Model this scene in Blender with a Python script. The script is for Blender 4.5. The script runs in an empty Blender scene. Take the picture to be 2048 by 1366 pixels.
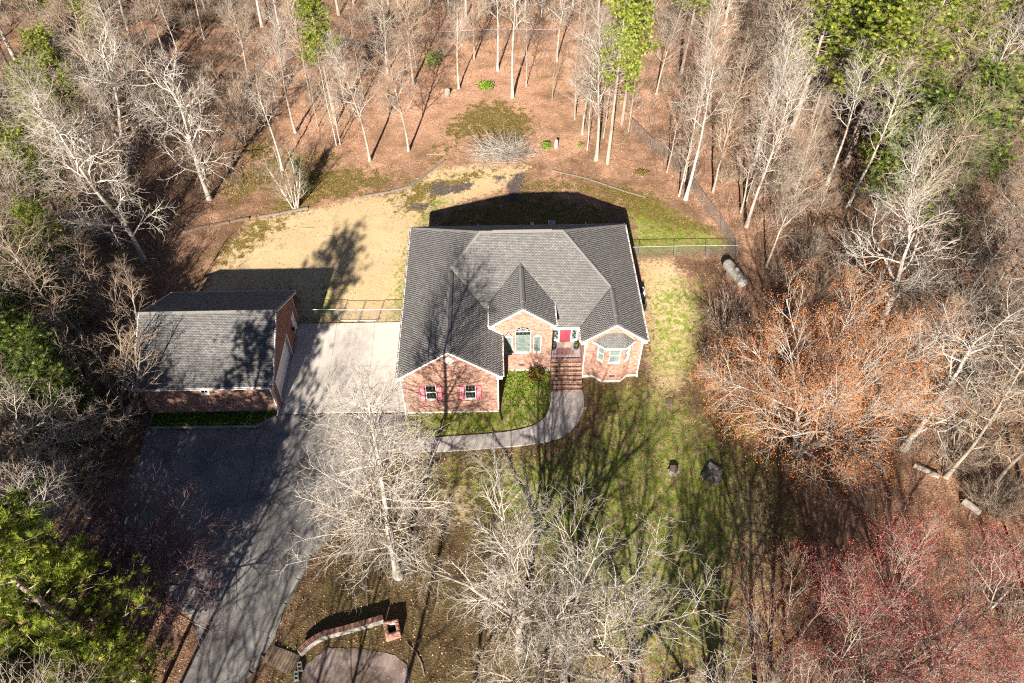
import bpy, bmesh, math, random
import numpy as np
from mathutils import Vector, Matrix

SC = bpy.context.scene
COL = SC.collection
rad = math.radians
rnd = random.Random(7)

# ------------------------------------------------------------------ camera, sky, sun, exposure
cam_d = bpy.data.cameras.new('camera')
cam = bpy.data.objects.new('camera', cam_d)
COL.objects.link(cam)
cam_d.sensor_width = 36.0
cam_d.lens = 1505.013 / 2048 * 36
cam_d.clip_end = 3000
_th, _yaw, _roll = rad(48.063), rad(1.777), rad(0.26)
_F = Vector((math.sin(_yaw) * math.cos(_th), math.cos(_yaw) * math.cos(_th), -math.sin(_th)))
_R = Vector((math.cos(_yaw), -math.sin(_yaw), 0))
_U = _R.cross(_F)
_R2 = _R * math.cos(_roll) + _U * math.sin(_roll)
_U2 = -_R * math.sin(_roll) + _U * math.cos(_roll)
m3 = Matrix((_R2, _U2, -_F)).transposed()
cam.matrix_world = Matrix.Translation((7.491, -35.668, 48.096)) @ m3.to_4x4()
SC.camera = cam

SUN_AZ, SUN_EL = 11.0, 26.8          # shadows fall towards +Y, 11 degrees to +X
world = bpy.data.worlds.new('World')
SC.world = world
world.use_nodes = True
wn = world.node_tree
wn.nodes.clear()
sky = wn.nodes.new('ShaderNodeTexSky')
sky.sky_type = 'NISHITA'
sky.sun_disc = False
sky.air_density = 0.4          # clear, dry late-winter air: deep shadows
sky.dust_density = 0.0
sky.sun_elevation = rad(SUN_EL)
sky.sun_rotation = rad(180 + SUN_AZ)
bgn = wn.nodes.new('ShaderNodeBackground')
bgn.inputs['Strength'].default_value = 0.05
won = wn.nodes.new('ShaderNodeOutputWorld')
wn.links.new(sky.outputs[0], bgn.inputs['Color'])
wn.links.new(bgn.outputs[0], won.inputs['Surface'])

sun_d = bpy.data.lights.new('sun', 'SUN')
sun_d.energy = 5.0
sun_d.angle = rad(0.55)
sun_d.color = (1.0, 0.925, 0.815)
sun = bpy.data.objects.new('sun', sun_d)
COL.objects.link(sun)
_sd = Vector((math.sin(rad(SUN_AZ)) * math.cos(rad(SUN_EL)), math.cos(rad(SUN_AZ)) * math.cos(rad(SUN_EL)), -math.sin(rad(SUN_EL))))
sun.rotation_euler = _sd.to_track_quat('-Z', 'Y').to_euler()
sun.location = (0, -60, 60)

SC.view_settings.view_transform = 'Standard'
SC.view_settings.look = 'None'
SC.view_settings.exposure = 1.65
SC.view_settings.gamma = 1.0
SC.view_settings.use_curve_mapping = False
SC.render.engine = 'CYCLES'
SC.cycles.max_bounces = 6
SC.cycles.diffuse_bounces = 2
SC.cycles.glossy_bounces = 3
SC.cycles.transmission_bounces = 4
SC.cycles.transparent_max_bounces = 8
SC.cycles.use_denoising = False
SC.cycles.filter_width = 1.15
SC.cycles.sample_clamp_indirect = 4

# ------------------------------------------------------------------ node and mesh helpers
def nd(nt, typ, ins=None, **props):
    n = nt.nodes.new(typ)
    for k, v in props.items():
        setattr(n, k, v)
    for k, v in (ins or {}).items():
        s = n.inputs[k]
        if isinstance(v, bpy.types.NodeSocket):
            nt.links.new(v, s)
        elif hasattr(s, 'default_value'):
            if isinstance(v, (tuple, list)) and len(v) == 3 and s.type == 'RGBA':
                v = (*v, 1)
            s.default_value = v
    return n

MATS = {}
def new_mat(name):
    m = bpy.data.materials.new(name)
    m.use_nodes = True
    nt = m.node_tree
    nt.nodes.clear()
    out = nt.nodes.new('ShaderNodeOutputMaterial')
    MATS[name] = m
    return m, nt, out

def mixc(nt, f, a, b, mode='MIX'):
    n = nt.nodes.new('ShaderNodeMix')
    n.data_type = 'RGBA'
    n.blend_type = mode
    for i, v in ((0, f), (6, a), (7, b)):
        s = n.inputs[i]
        if isinstance(v, bpy.types.NodeSocket):
            nt.links.new(v, s)
        else:
            s.default_value = (*v, 1) if isinstance(v, (tuple, list)) else v
    return n.outputs[2]

def ramp(nt, fac, stops, interp='LINEAR'):
    r = nt.nodes.new('ShaderNodeValToRGB')
    cr = r.color_ramp
    cr.interpolation = interp
    while len(cr.elements) < len(stops):
        cr.elements.new(0.5)
    for e, (p, c) in zip(cr.elements, stops):
        e.position = p
        e.color = (*c, 1) if isinstance(c, (tuple, list)) else (c, c, c, 1)
    nt.links.new(fac, r.inputs[0])
    return r.outputs[0]

def noise(nt, scale, detail=4, rough=0.6, vec=None, dist=0.0):
    ins = {'Scale': scale, 'Detail': detail, 'Roughness': rough, 'Distortion': dist}
    if vec is not None:
        ins['Vector'] = vec
    return nd(nt, 'ShaderNodeTexNoise', ins).outputs['Fac']

def objco(nt):
    return nd(nt, 'ShaderNodeTexCoord').outputs['Object']

def bsdf(nt, out, col, rough=0.8, spec=0.3, normal=None, metal=0.0):
    ins = {'Base Color': col, 'Roughness': rough, 'Specular IOR Level': spec, 'Metallic': metal}
    if normal is not None:
        ins['Normal'] = normal
    b = nd(nt, 'ShaderNodeBsdfPrincipled', ins)
    nt.links.new(b.outputs[0], out.inputs['Surface'])
    return b

def bump(nt, h, strength=0.4, dist=0.02):
    return nd(nt, 'ShaderNodeBump', {'Height': h, 'Strength': strength, 'Distance': dist}).outputs[0]

def math_n(nt, op, a, b=None):
    ins = {0: a}
    if b is not None:
        ins[1] = b
    return nd(nt, 'ShaderNodeMath', ins, operation=op).outputs[0]

def plain(name, col, rough=0.7, var=0.25, scale=6.0, spec=0.3, metal=0.0, bscale=0, bstr=0.3):
    m, nt, out = new_mat(name)
    co = objco(nt)
    f = noise(nt, scale, 5, 0.65, co)
    c = mixc(nt, f, tuple(x * (1 - var) for x in col), tuple(min(1, x * (1 + var)) for x in col))
    nm = bump(nt, noise(nt, bscale, 4, 0.6, co), bstr) if bscale else None
    bsdf(nt, out, c, rough, spec, nm, metal)
    return m

def island_mat(name, stops, rough=0.85, spec=0.2, big=None, trans=0.0, fine=0.25):
    """colour picked per loose piece, with large-scale and fine variation"""
    m, nt, out = new_mat(name)
    geo = nd(nt, 'ShaderNodeNewGeometry')
    c = ramp(nt, geo.outputs['Random Per Island'], stops)
    co = objco(nt)
    if big:
        f = ramp(nt, noise(nt, big[0], 4, 0.6, co), [(0.3, 0.0), (0.7, 1.0)])
        c = mixc(nt, math_n(nt, 'MULTIPLY', f, big[2]), c, big[1])
    if fine:
        g = noise(nt, 30, 3, 0.6, co)
        c = mixc(nt, fine, c, ramp(nt, g, [(0.3, 0.25), (0.7, 1.0)]), 'MULTIPLY')
    b = bsdf(nt, out, c, rough, spec)
    if trans:
        t = nd(nt, 'ShaderNodeBsdfTranslucent', {'Color': c})
        mx = nd(nt, 'ShaderNodeMixShader', {0: trans})
        nt.links.new(b.outputs[0], mx.inputs[1])
        nt.links.new(t.outputs[0], mx.inputs[2])
        nt.links.new(mx.outputs[0], out.inputs['Surface'])
    return m

def np_mesh(name, V, F, mat=None, smooth=False):
    """V (n,3); F list of int arrays (k,3) or (k,4)"""
    me = bpy.data.meshes.new(name)
    V = np.ascontiguousarray(V, dtype=np.float32)
    me.vertices.add(len(V))
    me.vertices.foreach_set('co', V.ravel())
    loops = np.concatenate([np.asarray(f, dtype=np.int32).ravel() for f in F])
    sizes = np.concatenate([np.full(len(f), f.shape[1], dtype=np.int32) for f in F])
    starts = np.concatenate([[0], np.cumsum(sizes)[:-1]]).astype(np.int32)
    me.loops.add(len(loops))
    me.loops.foreach_set('vertex_index', loops)
    me.polygons.add(len(sizes))
    me.polygons.foreach_set('loop_start', starts)
    if smooth:
        me.polygons.foreach_set('use_smooth', np.ones(len(sizes), dtype=bool))
    me.update(calc_edges=True)
    if mat is not None:
        me.materials.append(MATS[mat] if isinstance(mat, str) else mat)
    return me

def link(name, me, parent=None, loc=None, kind=None, label=None, cat=None, group=None):
    o = bpy.data.objects.new(name, me)
    COL.objects.link(o)
    if parent is not None:
        o.parent = parent
    if loc is not None:
        o.location = loc
    tag(o, label, cat, group, kind)
    return o

def tag(o, label=None, cat=None, group=None, kind=None):
    for k, v in (('label', label), ('category', cat), ('group', group), ('kind', kind)):
        if v:
            o[k] = v
    return o

def empty(name, loc=(0, 0, 0), label=None, cat=None, group=None, kind=None, parent=None):
    return link(name, None, parent, loc, kind, label, cat, group)

class MB:
    def __init__(s):
        s.v, s.f = [], []
    def add(s, vs, fs):
        b = len(s.v)
        s.v += [tuple(v) for v in vs]
        s.f += [tuple(i + b for i in f) for f in fs]
        return s
    def box(s, x0, x1, y0, y1, z0, z1):
        return s.add([(x0, y0, z0), (x1, y0, z0), (x1, y1, z0), (x0, y1, z0), (x0, y0, z1), (x1, y0, z1), (x1, y1, z1), (x0, y1, z1)],
                     [(3, 2, 1, 0), (4, 5, 6, 7), (0, 1, 5, 4), (1, 2, 6, 5), (2, 3, 7, 6), (3, 0, 4, 7)])
    def beam(s, p, q, w, h, up=(0, 0, 1)):
        p, q = Vector(p), Vector(q)
        d = (q - p).normalized()
        a = d.cross(Vector(up))
        if a.length < 1e-4:
            a = d.cross(Vector((1, 0, 0)))
        a.normalize()
        b = a.cross(d)
        vs = []
        for e in (p, q):
            for i, j in ((-1, -1), (1, -1), (1, 1), (-1, 1)):
                vs.append(e + a * i * w / 2 + b * j * h / 2)
        return s.add(vs, [(0, 1, 2, 3), (7, 6, 5, 4), (0, 4, 5, 1), (1, 5, 6, 2), (2, 6, 7, 3), (3, 7, 4, 0)])
    def tube(s, pts, radii, n=8, cap=True):
        pts = [Vector(p) for p in pts]
        if not isinstance(radii, (list, tuple)):
            radii = [radii] * len(pts)
        base = len(s.v)
        for i, p in enumerate(pts):
            t = (pts[min(i + 1, len(pts) - 1)] - pts[max(i - 1, 0)]).normalized()
            a = t.cross(Vector((0, 0, 1)))
            if a.length < 1e-3:
                a = t.cross(Vector((1, 0, 0)))
            a.normalize()
            b = a.cross(t)
            for k in range(n):
                an = 2 * math.pi * k / n
                s.v.append(tuple(p + (a * math.cos(an) + b * math.sin(an)) * radii[i]))
        for i in range(len(pts) - 1):
            for k in range(n):
                k2 = (k + 1) % n
                s.f.append((base + i * n + k, base + i * n + k2, base + (i + 1) * n + k2, base + (i + 1) * n + k))
        if cap:
            s.f.append(tuple(base + k for k in range(n))[::-1])
            s.f.append(tuple(base + (len(pts) - 1) * n + k for k in range(n)))
        return s
    def prism(s, poly, z0, z1):
        """poly: list of (x,y) or (x,y,z-offset)"""
        n = len(poly)
        ar = sum(poly[i][0] * poly[(i + 1) % n][1] - poly[(i + 1) % n][0] * poly[i][1] for i in range(n))
        if ar < 0:
            poly = poly[::-1]
        vs = [(p[0], p[1], z0) for p in poly] + [(p[0], p[1], z1) for p in poly]
        fs = [tuple(range(n))[::-1], tuple(range(n, 2 * n))]
        fs += [(i, (i + 1) % n, n + (i + 1) % n, n + i) for i in range(n)]
        return s.add(vs, fs)
    def lathe(s, prof, n=16, o=(0, 0, 0)):
        base = len(s.v)
        for r, z in prof:
            for k in range(n):
                an = 2 * math.pi * k / n
                s.v.append((o[0] + r * math.cos(an), o[1] + r * math.sin(an), o[2] + z))
        for i in range(len(prof) - 1):
            for k in range(n):
                k2 = (k + 1) % n
                s.f.append((base + i * n + k, base + i * n + k2, base + (i + 1) * n + k2, base + (i + 1) * n + k))
        s.f.append(tuple(base + k for k in range(n))[::-1])
        s.f.append(tuple(base + (len(prof) - 1) * n + k for k in range(n)))
        return s
    def mesh(s, name, mat, smooth=False, bevel=0):
        me = bpy.data.meshes.new(name)
        me.from_pydata(s.v, [], s.f)
        if bevel:
            bm = bmesh.new()
            bm.from_mesh(me)
            bmesh.ops.remove_doubles(bm, verts=bm.verts, dist=1e-5)
            bmesh.ops.bevel(bm, geom=[e for e in bm.edges if e.is_manifold and e.calc_face_angle(0) > 0.6], offset=bevel, segments=2, affect='EDGES')
            bm.to_mesh(me)
            bm.free()
        if smooth:
            me.polygons.foreach_set('use_smooth', [True] * len(me.polygons))
        me.materials.append(MATS[mat])
        me.update()
        return me
    def build(s, name, mat, parent=None, smooth=False, bevel=0, **kw):
        return link(name, s.mesh(name, mat, smooth, bevel), parent, **kw)

# ------------------------------------------------------------------ terrain
def T(x, y):
    t = min(1.0, max(0.0, (y - 4) / 13))
    return 0.9 * t * t * (3 - 2 * t) + max(0.0, y - 17) * 0.03

def Tn(x, y):
    t = np.clip((y - 4) / 13, 0, 1)
    return 0.9 * t * t * (3 - 2 * t) + np.maximum(0, y - 17) * 0.03

def sdist(X, Y, poly):
    """signed distance to a polygon, positive inside"""
    px = np.array([p[0] for p in poly])
    py = np.array([p[1] for p in poly])
    n = len(px)
    d = np.full(X.shape, 1e9)
    ins = np.zeros(X.shape, bool)
    for i in range(n):
        ax, ay, bx, by = px[i], py[i], px[(i + 1) % n], py[(i + 1) % n]
        ex, ey = bx - ax, by - ay
        L = ex * ex + ey * ey + 1e-12
        t = np.clip(((X - ax) * ex + (Y - ay) * ey) / L, 0, 1)
        d = np.minimum(d, np.hypot(X - ax - t * ex, Y - ay - t * ey))
        c = ((ay > Y) != (by > Y)) & (X < (bx - ax) * (Y - ay) / (by - ay + 1e-12) + ax)
        ins ^= c
    return np.where(ins, d, -d)

DRIVE = [[-19.77,0.34],[-19.65,-3.07],[-19.69,-6.52],[-19.12,-9.14],[-17.75,-11.44],[-15.06,-13.99],[-12.4,-16.07],[-11.59,-17.68],[-12.11,-19.95],[-12.4,-23.5],[-13.2,-28],[-15,-34],[-11.2,-34],[-9.6,-28],[-8.94,-22.57],[-8.22,-20.05],[-7.08,-17.7],[-6.55,-15.47],[-5.41,-12.09],[-3.73,-8.92],[-2.34,-6.26],[-0.92,-3.9],[-0.6,-3.5],[-0.75,-2.6],[0.1,-2.2],[0.35,-1.51],[0.1,0.0],[-9.67,0.25],[-9.83,-0.1],[-11.19,-1.12],[-19.57,-1.0]]
WALK = [[-0.73,-2.6],[2.2,-2.31],[4.5,-2.17],[6.55,-2.05],[8.1,-1.9],[9.39,-1.65],[10.15,-1.4],[10.71,-1.06],[11.18,-0.55],[11.48,0.04],[11.66,0.6],[11.75,1.13],[11.84,1.95],[14.43,1.95],[14.47,1.4],[14.43,0.8],[14.3,0.1],[14.06,-0.52],[13.7,-1.2],[13.2,-1.84],[12.4,-2.45],[11.27,-2.86],[9.6,-3.15],[7.62,-3.32],[5.4,-3.46],[3.06,-3.56],[-0.6,-3.52]]
BED = [[-19.6,0.3],[-19.55,-0.84],[-11.29,-0.94],[-9.96,0.0],[-9.9,0.3]]
DRY = [[[-19.03,12.59],[-18.12,17.58],[-16.15,22.97],[-10.79,24.57],[-6.01,26.25],[-2.02,26.87],[1.38,30.75],[6.1,31.5],[11.37,30.96],[8.15,27.28],[1.63,24.29],[0.53,21.34],[-0.88,9.66],[-9.58,9.86],[-10.28,13.27]],
       [[21.05,16.65],[23.86,16.59],[25.52,12.76],[25.17,8.25],[22.93,2.91],[20.95,0.9],[20.21,4.05],[20.91,8.9]],
       [[15.07,-1.41],[20.05,2.99],[22.56,0.86],[23.01,-3.02],[19.74,-6.49],[16.05,-6.4]],
       [[23.8,-6.6],[27.49,-6.69],[25.37,-17.39],[22.44,-18.89],[21.89,-13.92]], [[2.78,-6.05],[6.09,-5.71],[6.1,-9.8],[3.29,-10.11]]]
GREEN = [[[7.96,4.62],[11.92,4.53],[11.84,1.94],[11.57,0.14],[10.71,-1.06],[9.39,-1.65],[6.55,-2.05],[-0.82,-2.42],[-0.04,0.14],[7.79,0.13]],
         [[14.7,3.92],[19.55,3.8],[23.76,0.83],[25.88,-4.01],[26.7,-8.34],[22.59,-20.88],[13.6,-20.61],[9.0,-13.0],[4.5,-7.0],[-0.8,-4.4],[-0.35,-3.57],[7.61,-3.46],[11.26,-3.0],[13.27,-1.93],[14.3,-0.42]],
         [[-1.77,9.96],[-1.36,17.19],[-0.44,21.36],[1.51,27.43],[3.08,25.81],[-0.16,20.63],[-0.55,9.93]],
         [[20.79,23.85],[23.26,25.35],[29.26,19.95],[30.25,17.81],[20.72,17.01]], [[21.33,15.32],[27.1,13.93],[24.17,2.88],[19.64,3.0]],
         [[-9.62,10.14],[-7.55,14.72],[-6.13,10.06]], [[-18.49,13.16],[-10.42,15.73],[-9.62,10.14],[-10.46,12.98]]]
MOSS = [[[2.44,39.88],[4.95,42.85],[8.44,44.34],[12.65,40.65],[12.18,36.78],[10.47,35.42],[6.1,35.98],[3.37,35.58],[1.69,37.01]],
        [[-3.25,26.34],[-0.57,28.13],[1.15,29.91],[2.02,27.42],[0.65,23.93],[-1.8,23.61]],
        [[-12.77,31.07],[-7.63,31.81],[-2.24,29.99],[-4.07,27.16],[-8.95,25.69],[-12.65,23.86],[-15.6,23.93],[-14.3,27.79]],
        [[-16.44,23.2],[-12.18,24.0],[-13.13,20.93],[-17.51,16.9],[-19.35,14.99],[-18.89,18.96]],
        [[10.28,29.71],[15.95,28.74],[23.26,25.35],[28.92,20.68],[25.39,20.04],[20.45,23.1],[16.29,26.7],[10.16,26.44]],
        [[-2, 29.5], [10, 31], [3, 27], [0.5, 23]], [[-19, 25], [-13, 30], [-8, 34], [-16, 34], [-21, 29]], [[13, 31], [24, 27], [27, 22], [24, 20], [20, 24]],
        [[0, 17.6], [19, 17.6], [20, 24], [10, 27.5], [2, 24]], [[-21.04,35.66],[-17.04,37.42],[-15.16,32.85],[-18.18,32.05]], [[1.21,35.17],[3.91,36.03],[2.91,32.44],[0.82,31.62]]]  # first outline: dark moss, also painted to deepen the house's cast shadow
SOIL = [[[0.77,27.85],[1.97,28.89],[3.27,28.21],[5.33,28.57],[5.33,27.51],[2.56,26.45],[1.13,26.64]], [[7.4,29.6],[8.61,29.74],[8.69,28.74],[7.39,28.44]],
        [[8.93,28.08],[9.76,29.97],[10.81,30.12],[10.46,27.64],[10.12,25.25],[8.87,25.28]], [[-1.89,24.99],[1.09,25.23],[1.36,24.68],[-0.36,24.34]]]
CLEAR = [(-12.8,-34),(-12.7,-20),(-13.2,-16.4),(-16,-13.6),(-19,-11),(-20.3,-8),(-21.5,14),(-19,24),(-12,30),(-7,36),(0,41),(8,47),(14,43),(20,33),(27,24),(31,16),(30,5),(27.5,-6),(28,-14),(24,-34)]
FOOT = [[0.3,0.15],[7.6,0.15],[7.6,4.3],[14.4,4.3],[14.4,3.5],[15.4,3.5],[16.05,2.95],[17.55,2.95],[18.2,3.5],[19.05,3.5],[19.05,17.2],[0.3,17.2]]
SHOP = [[-19.75,0.45],[-9.69,0.45],[-9.69,10.1],[-19.75,10.1]]
PADP = [[-9.69,0.25],[0.3,0.0],[0.3,9.7],[-9.69,9.7]]

def sm(d, w):
    return np.clip(0.5 + d / (2 * w), 0, 1)

def cover(X, Y):
    dry = np.zeros(X.shape); green = np.zeros(X.shape); moss = np.zeros(X.shape); soil = np.zeros(X.shape)
    for i, p in enumerate(DRY):
        dry = np.maximum(dry, sm(sdist(X, Y, p), 1.3) * (1.0 if i < 2 else 0.62))
    for i, p in enumerate(GREEN):
        k = (1.0, 0.66, 0.75, 0.72, 0.55, 0.7, 0.4)[i]
        green = np.maximum(green, sm(sdist(X, Y, p), 0.5 if i == 0 else 3.2 if i == 1 else 1.2) * k)
    for p in MOSS:
        moss = np.maximum(moss, sm(sdist(X, Y, p), 1.6))
    for p in SOIL:
        soil = np.maximum(soil, sm(sdist(X, Y, p), 0.5))
    return dry, green, moss, soil

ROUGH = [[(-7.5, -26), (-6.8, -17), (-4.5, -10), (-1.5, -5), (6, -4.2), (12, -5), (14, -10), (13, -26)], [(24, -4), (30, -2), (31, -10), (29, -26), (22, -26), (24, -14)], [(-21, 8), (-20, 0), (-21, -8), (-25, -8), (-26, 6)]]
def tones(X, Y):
    # sun on the back slope and shade elsewhere painted into the litter tone; rough winter grass down front
    sunlit_slope = np.exp(-(((X - 4) / 32) ** 2 + ((Y - 48) / 24) ** 2) * 1.2)
    litter_shade = np.clip(1 - 1.25 * sunlit_slope, 0, 1) * np.where(X > 28, 0.72, 1.0)
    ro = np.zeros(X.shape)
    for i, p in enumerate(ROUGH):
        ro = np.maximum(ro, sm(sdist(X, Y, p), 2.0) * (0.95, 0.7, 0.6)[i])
    return litter_shade, ro

# ------------------------------------------------------------------ materials
def ground_mat():
    m, nt, out = new_mat('ground')
    at = nd(nt, 'ShaderNodeAttribute', attribute_name='cover')
    sp = nd(nt, 'ShaderNodeSeparateColor', {0: at.outputs['Color']})
    dry, green, moss, soil = sp.outputs[0], sp.outputs[1], sp.outputs[2], at.outputs['Alpha']
    at2 = nd(nt, 'ShaderNodeAttribute', attribute_name='shade_rough')
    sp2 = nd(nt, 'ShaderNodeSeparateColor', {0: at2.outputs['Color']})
    litter_shade, rough = sp2.outputs[0], sp2.outputs[1]
    co = objco(nt)
    n1 = noise(nt, 0.35, 5, 0.6, co)
    n2 = noise(nt, 2.2, 6, 0.7, co)
    n4 = noise(nt, 1.3, 7, 0.75, co)
    n3 = noise(nt, 9, 5, 0.75, co)
    vor = nd(nt, 'ShaderNodeTexVoronoi', {'Scale': 9.0, 'Vector': co, 'Randomness': 1.0})
    vor2 = nd(nt, 'ShaderNodeTexVoronoi', {'Scale': 21.0, 'Vector': co, 'Randomness': 1.0})
    lv = nd(nt, 'ShaderNodeSeparateColor', {0: vor.outputs['Color']}).outputs[0]
    lv2 = nd(nt, 'ShaderNodeSeparateColor', {0: vor2.outputs['Color']}).outputs[1]
    litter = ramp(nt, lv, [(0.0, (0.20, 0.10, 0.06)), (0.35, (0.38, 0.20, 0.122)), (0.7, (0.52, 0.295, 0.185)), (1.0, (0.66, 0.43, 0.29))])
    litter = mixc(nt, 0.55, litter, ramp(nt, lv2, [(0.0, (0.18, 0.09, 0.055)), (0.6, (0.45, 0.25, 0.155)), (1.0, (0.64, 0.41, 0.28))]))
    litter = mixc(nt, ramp(nt, n1, [(0.38, 0.0), (0.68, 0.75)]), litter, (0.27, 0.155, 0.088))
    litter = mixc(nt, ramp(nt, n2, [(0.55, 0.0), (0.8, 0.45)]), litter, (0.42, 0.28, 0.165))
    dryc = ramp(nt, n3, [(0.25, (0.33, 0.235, 0.125)), (0.5, (0.44, 0.325, 0.18)), (0.8, (0.51, 0.395, 0.235))])
    dryc = mixc(nt, ramp(nt, n2, [(0.45, 0.0), (0.75, 0.5)]), dryc, (0.40, 0.26, 0.15))
    dryc = mixc(nt, ramp(nt, n1, [(0.42, 0.0), (0.62, 0.6)]), dryc, (0.50, 0.38, 0.225))
    dryc = mixc(nt, ramp(nt, n4, [(0.56, 0.0), (0.68, 0.55)]), dryc, (0.24, 0.20, 0.07))
    grc = ramp(nt, n3, [(0.2, (0.06, 0.09, 0.012)), (0.5, (0.15, 0.20, 0.024)), (0.8, (0.28, 0.31, 0.06))])
    grc = mixc(nt, ramp(nt, n4, [(0.44, 0.0), (0.62, 0.85)]), grc, (0.36, 0.28, 0.13))
    moc = ramp(nt, n3, [(0.3, (0.025, 0.024, 0.004)), (0.5, (0.095, 0.08, 0.012)), (0.68, (0.19, 0.15, 0.03))])
    moc = mixc(nt, ramp(nt, lv2, [(0.72, 0.0), (0.8, 0.8)], 'CONSTANT'), moc, (0.36, 0.21, 0.12))
    soc = ramp(nt, n3, [(0.2, (0.05, 0.04, 0.036)), (0.9, (0.12, 0.10, 0.09))])
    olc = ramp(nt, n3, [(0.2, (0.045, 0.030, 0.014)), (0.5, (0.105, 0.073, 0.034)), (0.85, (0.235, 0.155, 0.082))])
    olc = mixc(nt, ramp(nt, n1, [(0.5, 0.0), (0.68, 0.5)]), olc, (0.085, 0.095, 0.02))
    def msk(w, k=1.0, ns=n2, soft=0.12):
        s = math_n(nt, 'ADD', math_n(nt, 'MULTIPLY', w, k), math_n(nt, 'MULTIPLY', math_n(nt, 'SUBTRACT', ns, 0.5), 2.6))
        mr = nd(nt, 'ShaderNodeMapRange', {'Value': s, 'From Min': 0.5 - soft, 'From Max': 0.5 + soft})
        return mr.outputs[0]
    shade_mix = math_n(nt, 'MULTIPLY', msk(litter_shade, 1.0, n1, 0.5), 0.85)
    litter = mixc(nt, shade_mix, litter, mixc(nt, 1.0, litter, (0.36, 0.37, 0.37), 'MULTIPLY'))  # litter colour darkened where shade is painted in
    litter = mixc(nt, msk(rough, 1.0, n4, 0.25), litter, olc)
    c = mixc(nt, msk(dry), litter, dryc)
    c = mixc(nt, msk(green), c, grc)
    c = mixc(nt, msk(moss, 0.72, n4, 0.1), c, moc)
    c = mixc(nt, msk(soil, 0.95, n2, 0.14), c, soc)
    h = math_n(nt, 'ADD', math_n(nt, 'MULTIPLY', vor.outputs['Distance'], 0.6), n3)
    lawn = nd(nt, 'ShaderNodeMath', {0: dry, 1: green}, operation='MAXIMUM').outputs[0]
    bs = nd(nt, 'ShaderNodeMapRange', {'Value': lawn, 'From Min': 0.0, 'From Max': 1.0, 'To Min': 0.75, 'To Max': 0.2}).outputs[0]
    bsdf(nt, out, c, 0.95, 0.1, nd(nt, 'ShaderNodeBump', {'Height': h, 'Strength': bs, 'Distance': 0.09}).outputs[0])
ground_mat()

def bark_mat(name, a, b, dark, tw=0.3):
    m, nt, out = new_mat(name)
    co = objco(nt)
    f = noise(nt, 3.0, 6, 0.7, co)
    f2 = noise(nt, 0.6, 4, 0.6, co)
    oi = nd(nt, 'ShaderNodeObjectInfo')
    c = mixc(nt, ramp(nt, f, [(0.3, 0.0), (0.7, 1.0)]), a, b)
    c = mixc(nt, ramp(nt, f2, [(0.48, 0.0), (0.62, 0.8)]), c, dark)
    c = mixc(nt, math_n(nt, 'MULTIPLY', oi.outputs['Random'], tw), c, dark)
    bsdf(nt, out, c, 0.9, 0.15, bump(nt, noise(nt, 14, 4, 0.7, co), 0.5, 0.03))
bark_mat('bark_pale', (0.27, 0.225, 0.18), (0.42, 0.365, 0.305), (0.14, 0.11, 0.088))
bark_mat('bark_white', (0.34, 0.30, 0.255), (0.50, 0.455, 0.395), (0.17, 0.145, 0.12), 0.15)
bark_mat('bark_grey', (0.22, 0.18, 0.145), (0.34, 0.29, 0.24), (0.13, 0.105, 0.08))
bark_mat('bark_pine', (0.26, 0.19, 0.145), (0.42, 0.34, 0.28), (0.14, 0.10, 0.075))
bark_mat('twig_pale', (0.28, 0.225, 0.175), (0.42, 0.36, 0.295), (0.19, 0.145, 0.11), 0.35)
bark_mat('twig_bright', (0.38, 0.33, 0.27), (0.55, 0.495, 0.425), (0.22, 0.18, 0.145), 0.2)
bark_mat('twig_tan', (0.30, 0.22, 0.155), (0.46, 0.37, 0.28), (0.20, 0.14, 0.10), 0.3)
bark_mat('twig_plum', (0.13, 0.075, 0.085), (0.22, 0.14, 0.15), (0.09, 0.05, 0.06), 0.2)
bark_mat('deadwood', (0.30, 0.26, 0.215), (0.46, 0.41, 0.35), (0.2, 0.165, 0.13), 0.2)
island_mat('blossom_orange', [(0, (0.32, 0.10, 0.03)), (0.5, (0.54, 0.185, 0.05)), (1, (0.57, 0.28, 0.11))], trans=0.2, fine=0)
island_mat('blossom_red', [(0, (0.26, 0.045, 0.04)), (0.6, (0.44, 0.095, 0.08)), (1, (0.48, 0.20, 0.16))], trans=0.2, fine=0)
island_mat('needles', [(0, (0.075, 0.105, 0.015)), (0.4, (0.19, 0.245, 0.028)), (0.8, (0.30, 0.345, 0.045)), (0.96, (0.38, 0.36, 0.08)), (1, (0.34, 0.21, 0.10))], trans=0.3, fine=0, rough=0.55)
island_mat('needles_dark', [(0, (0.04, 0.075, 0.013)), (0.5, (0.11, 0.17, 0.025)), (0.85, (0.19, 0.24, 0.04)), (1, (0.26, 0.22, 0.08))], trans=0.25, fine=0, rough=0.6)
island_mat('leaf_green', [(0, (0.07, 0.15, 0.014)), (0.6, (0.17, 0.29, 0.025)), (1, (0.28, 0.36, 0.045))], trans=0.3, fine=0, rough=0.5)
island_mat('leaf_bronze', [(0, (0.07, 0.05, 0.012)), (0.6, (0.15, 0.12, 0.02)), (1, (0.22, 0.15, 0.05))], trans=0.25, fine=0, rough=0.5)
island_mat('leaf_yellow', [(0, (0.28, 0.20, 0.02)), (0.6, (0.42, 0.32, 0.03)), (1, (0.30, 0.22, 0.08))], trans=0.25, fine=0)
island_mat('litter_leaf', [(0, (0.15, 0.075, 0.045)), (0.4, (0.34, 0.175, 0.105)), (0.75, (0.48, 0.28, 0.18)), (1, (0.66, 0.48, 0.35))], fine=0, trans=0.15)
island_mat('grass_green', [(0, (0.05, 0.085, 0.008)), (0.5, (0.13, 0.20, 0.018)), (0.8, (0.22, 0.29, 0.03)), (1, (0.38, 0.31, 0.13))], trans=0.3, fine=0)
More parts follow.
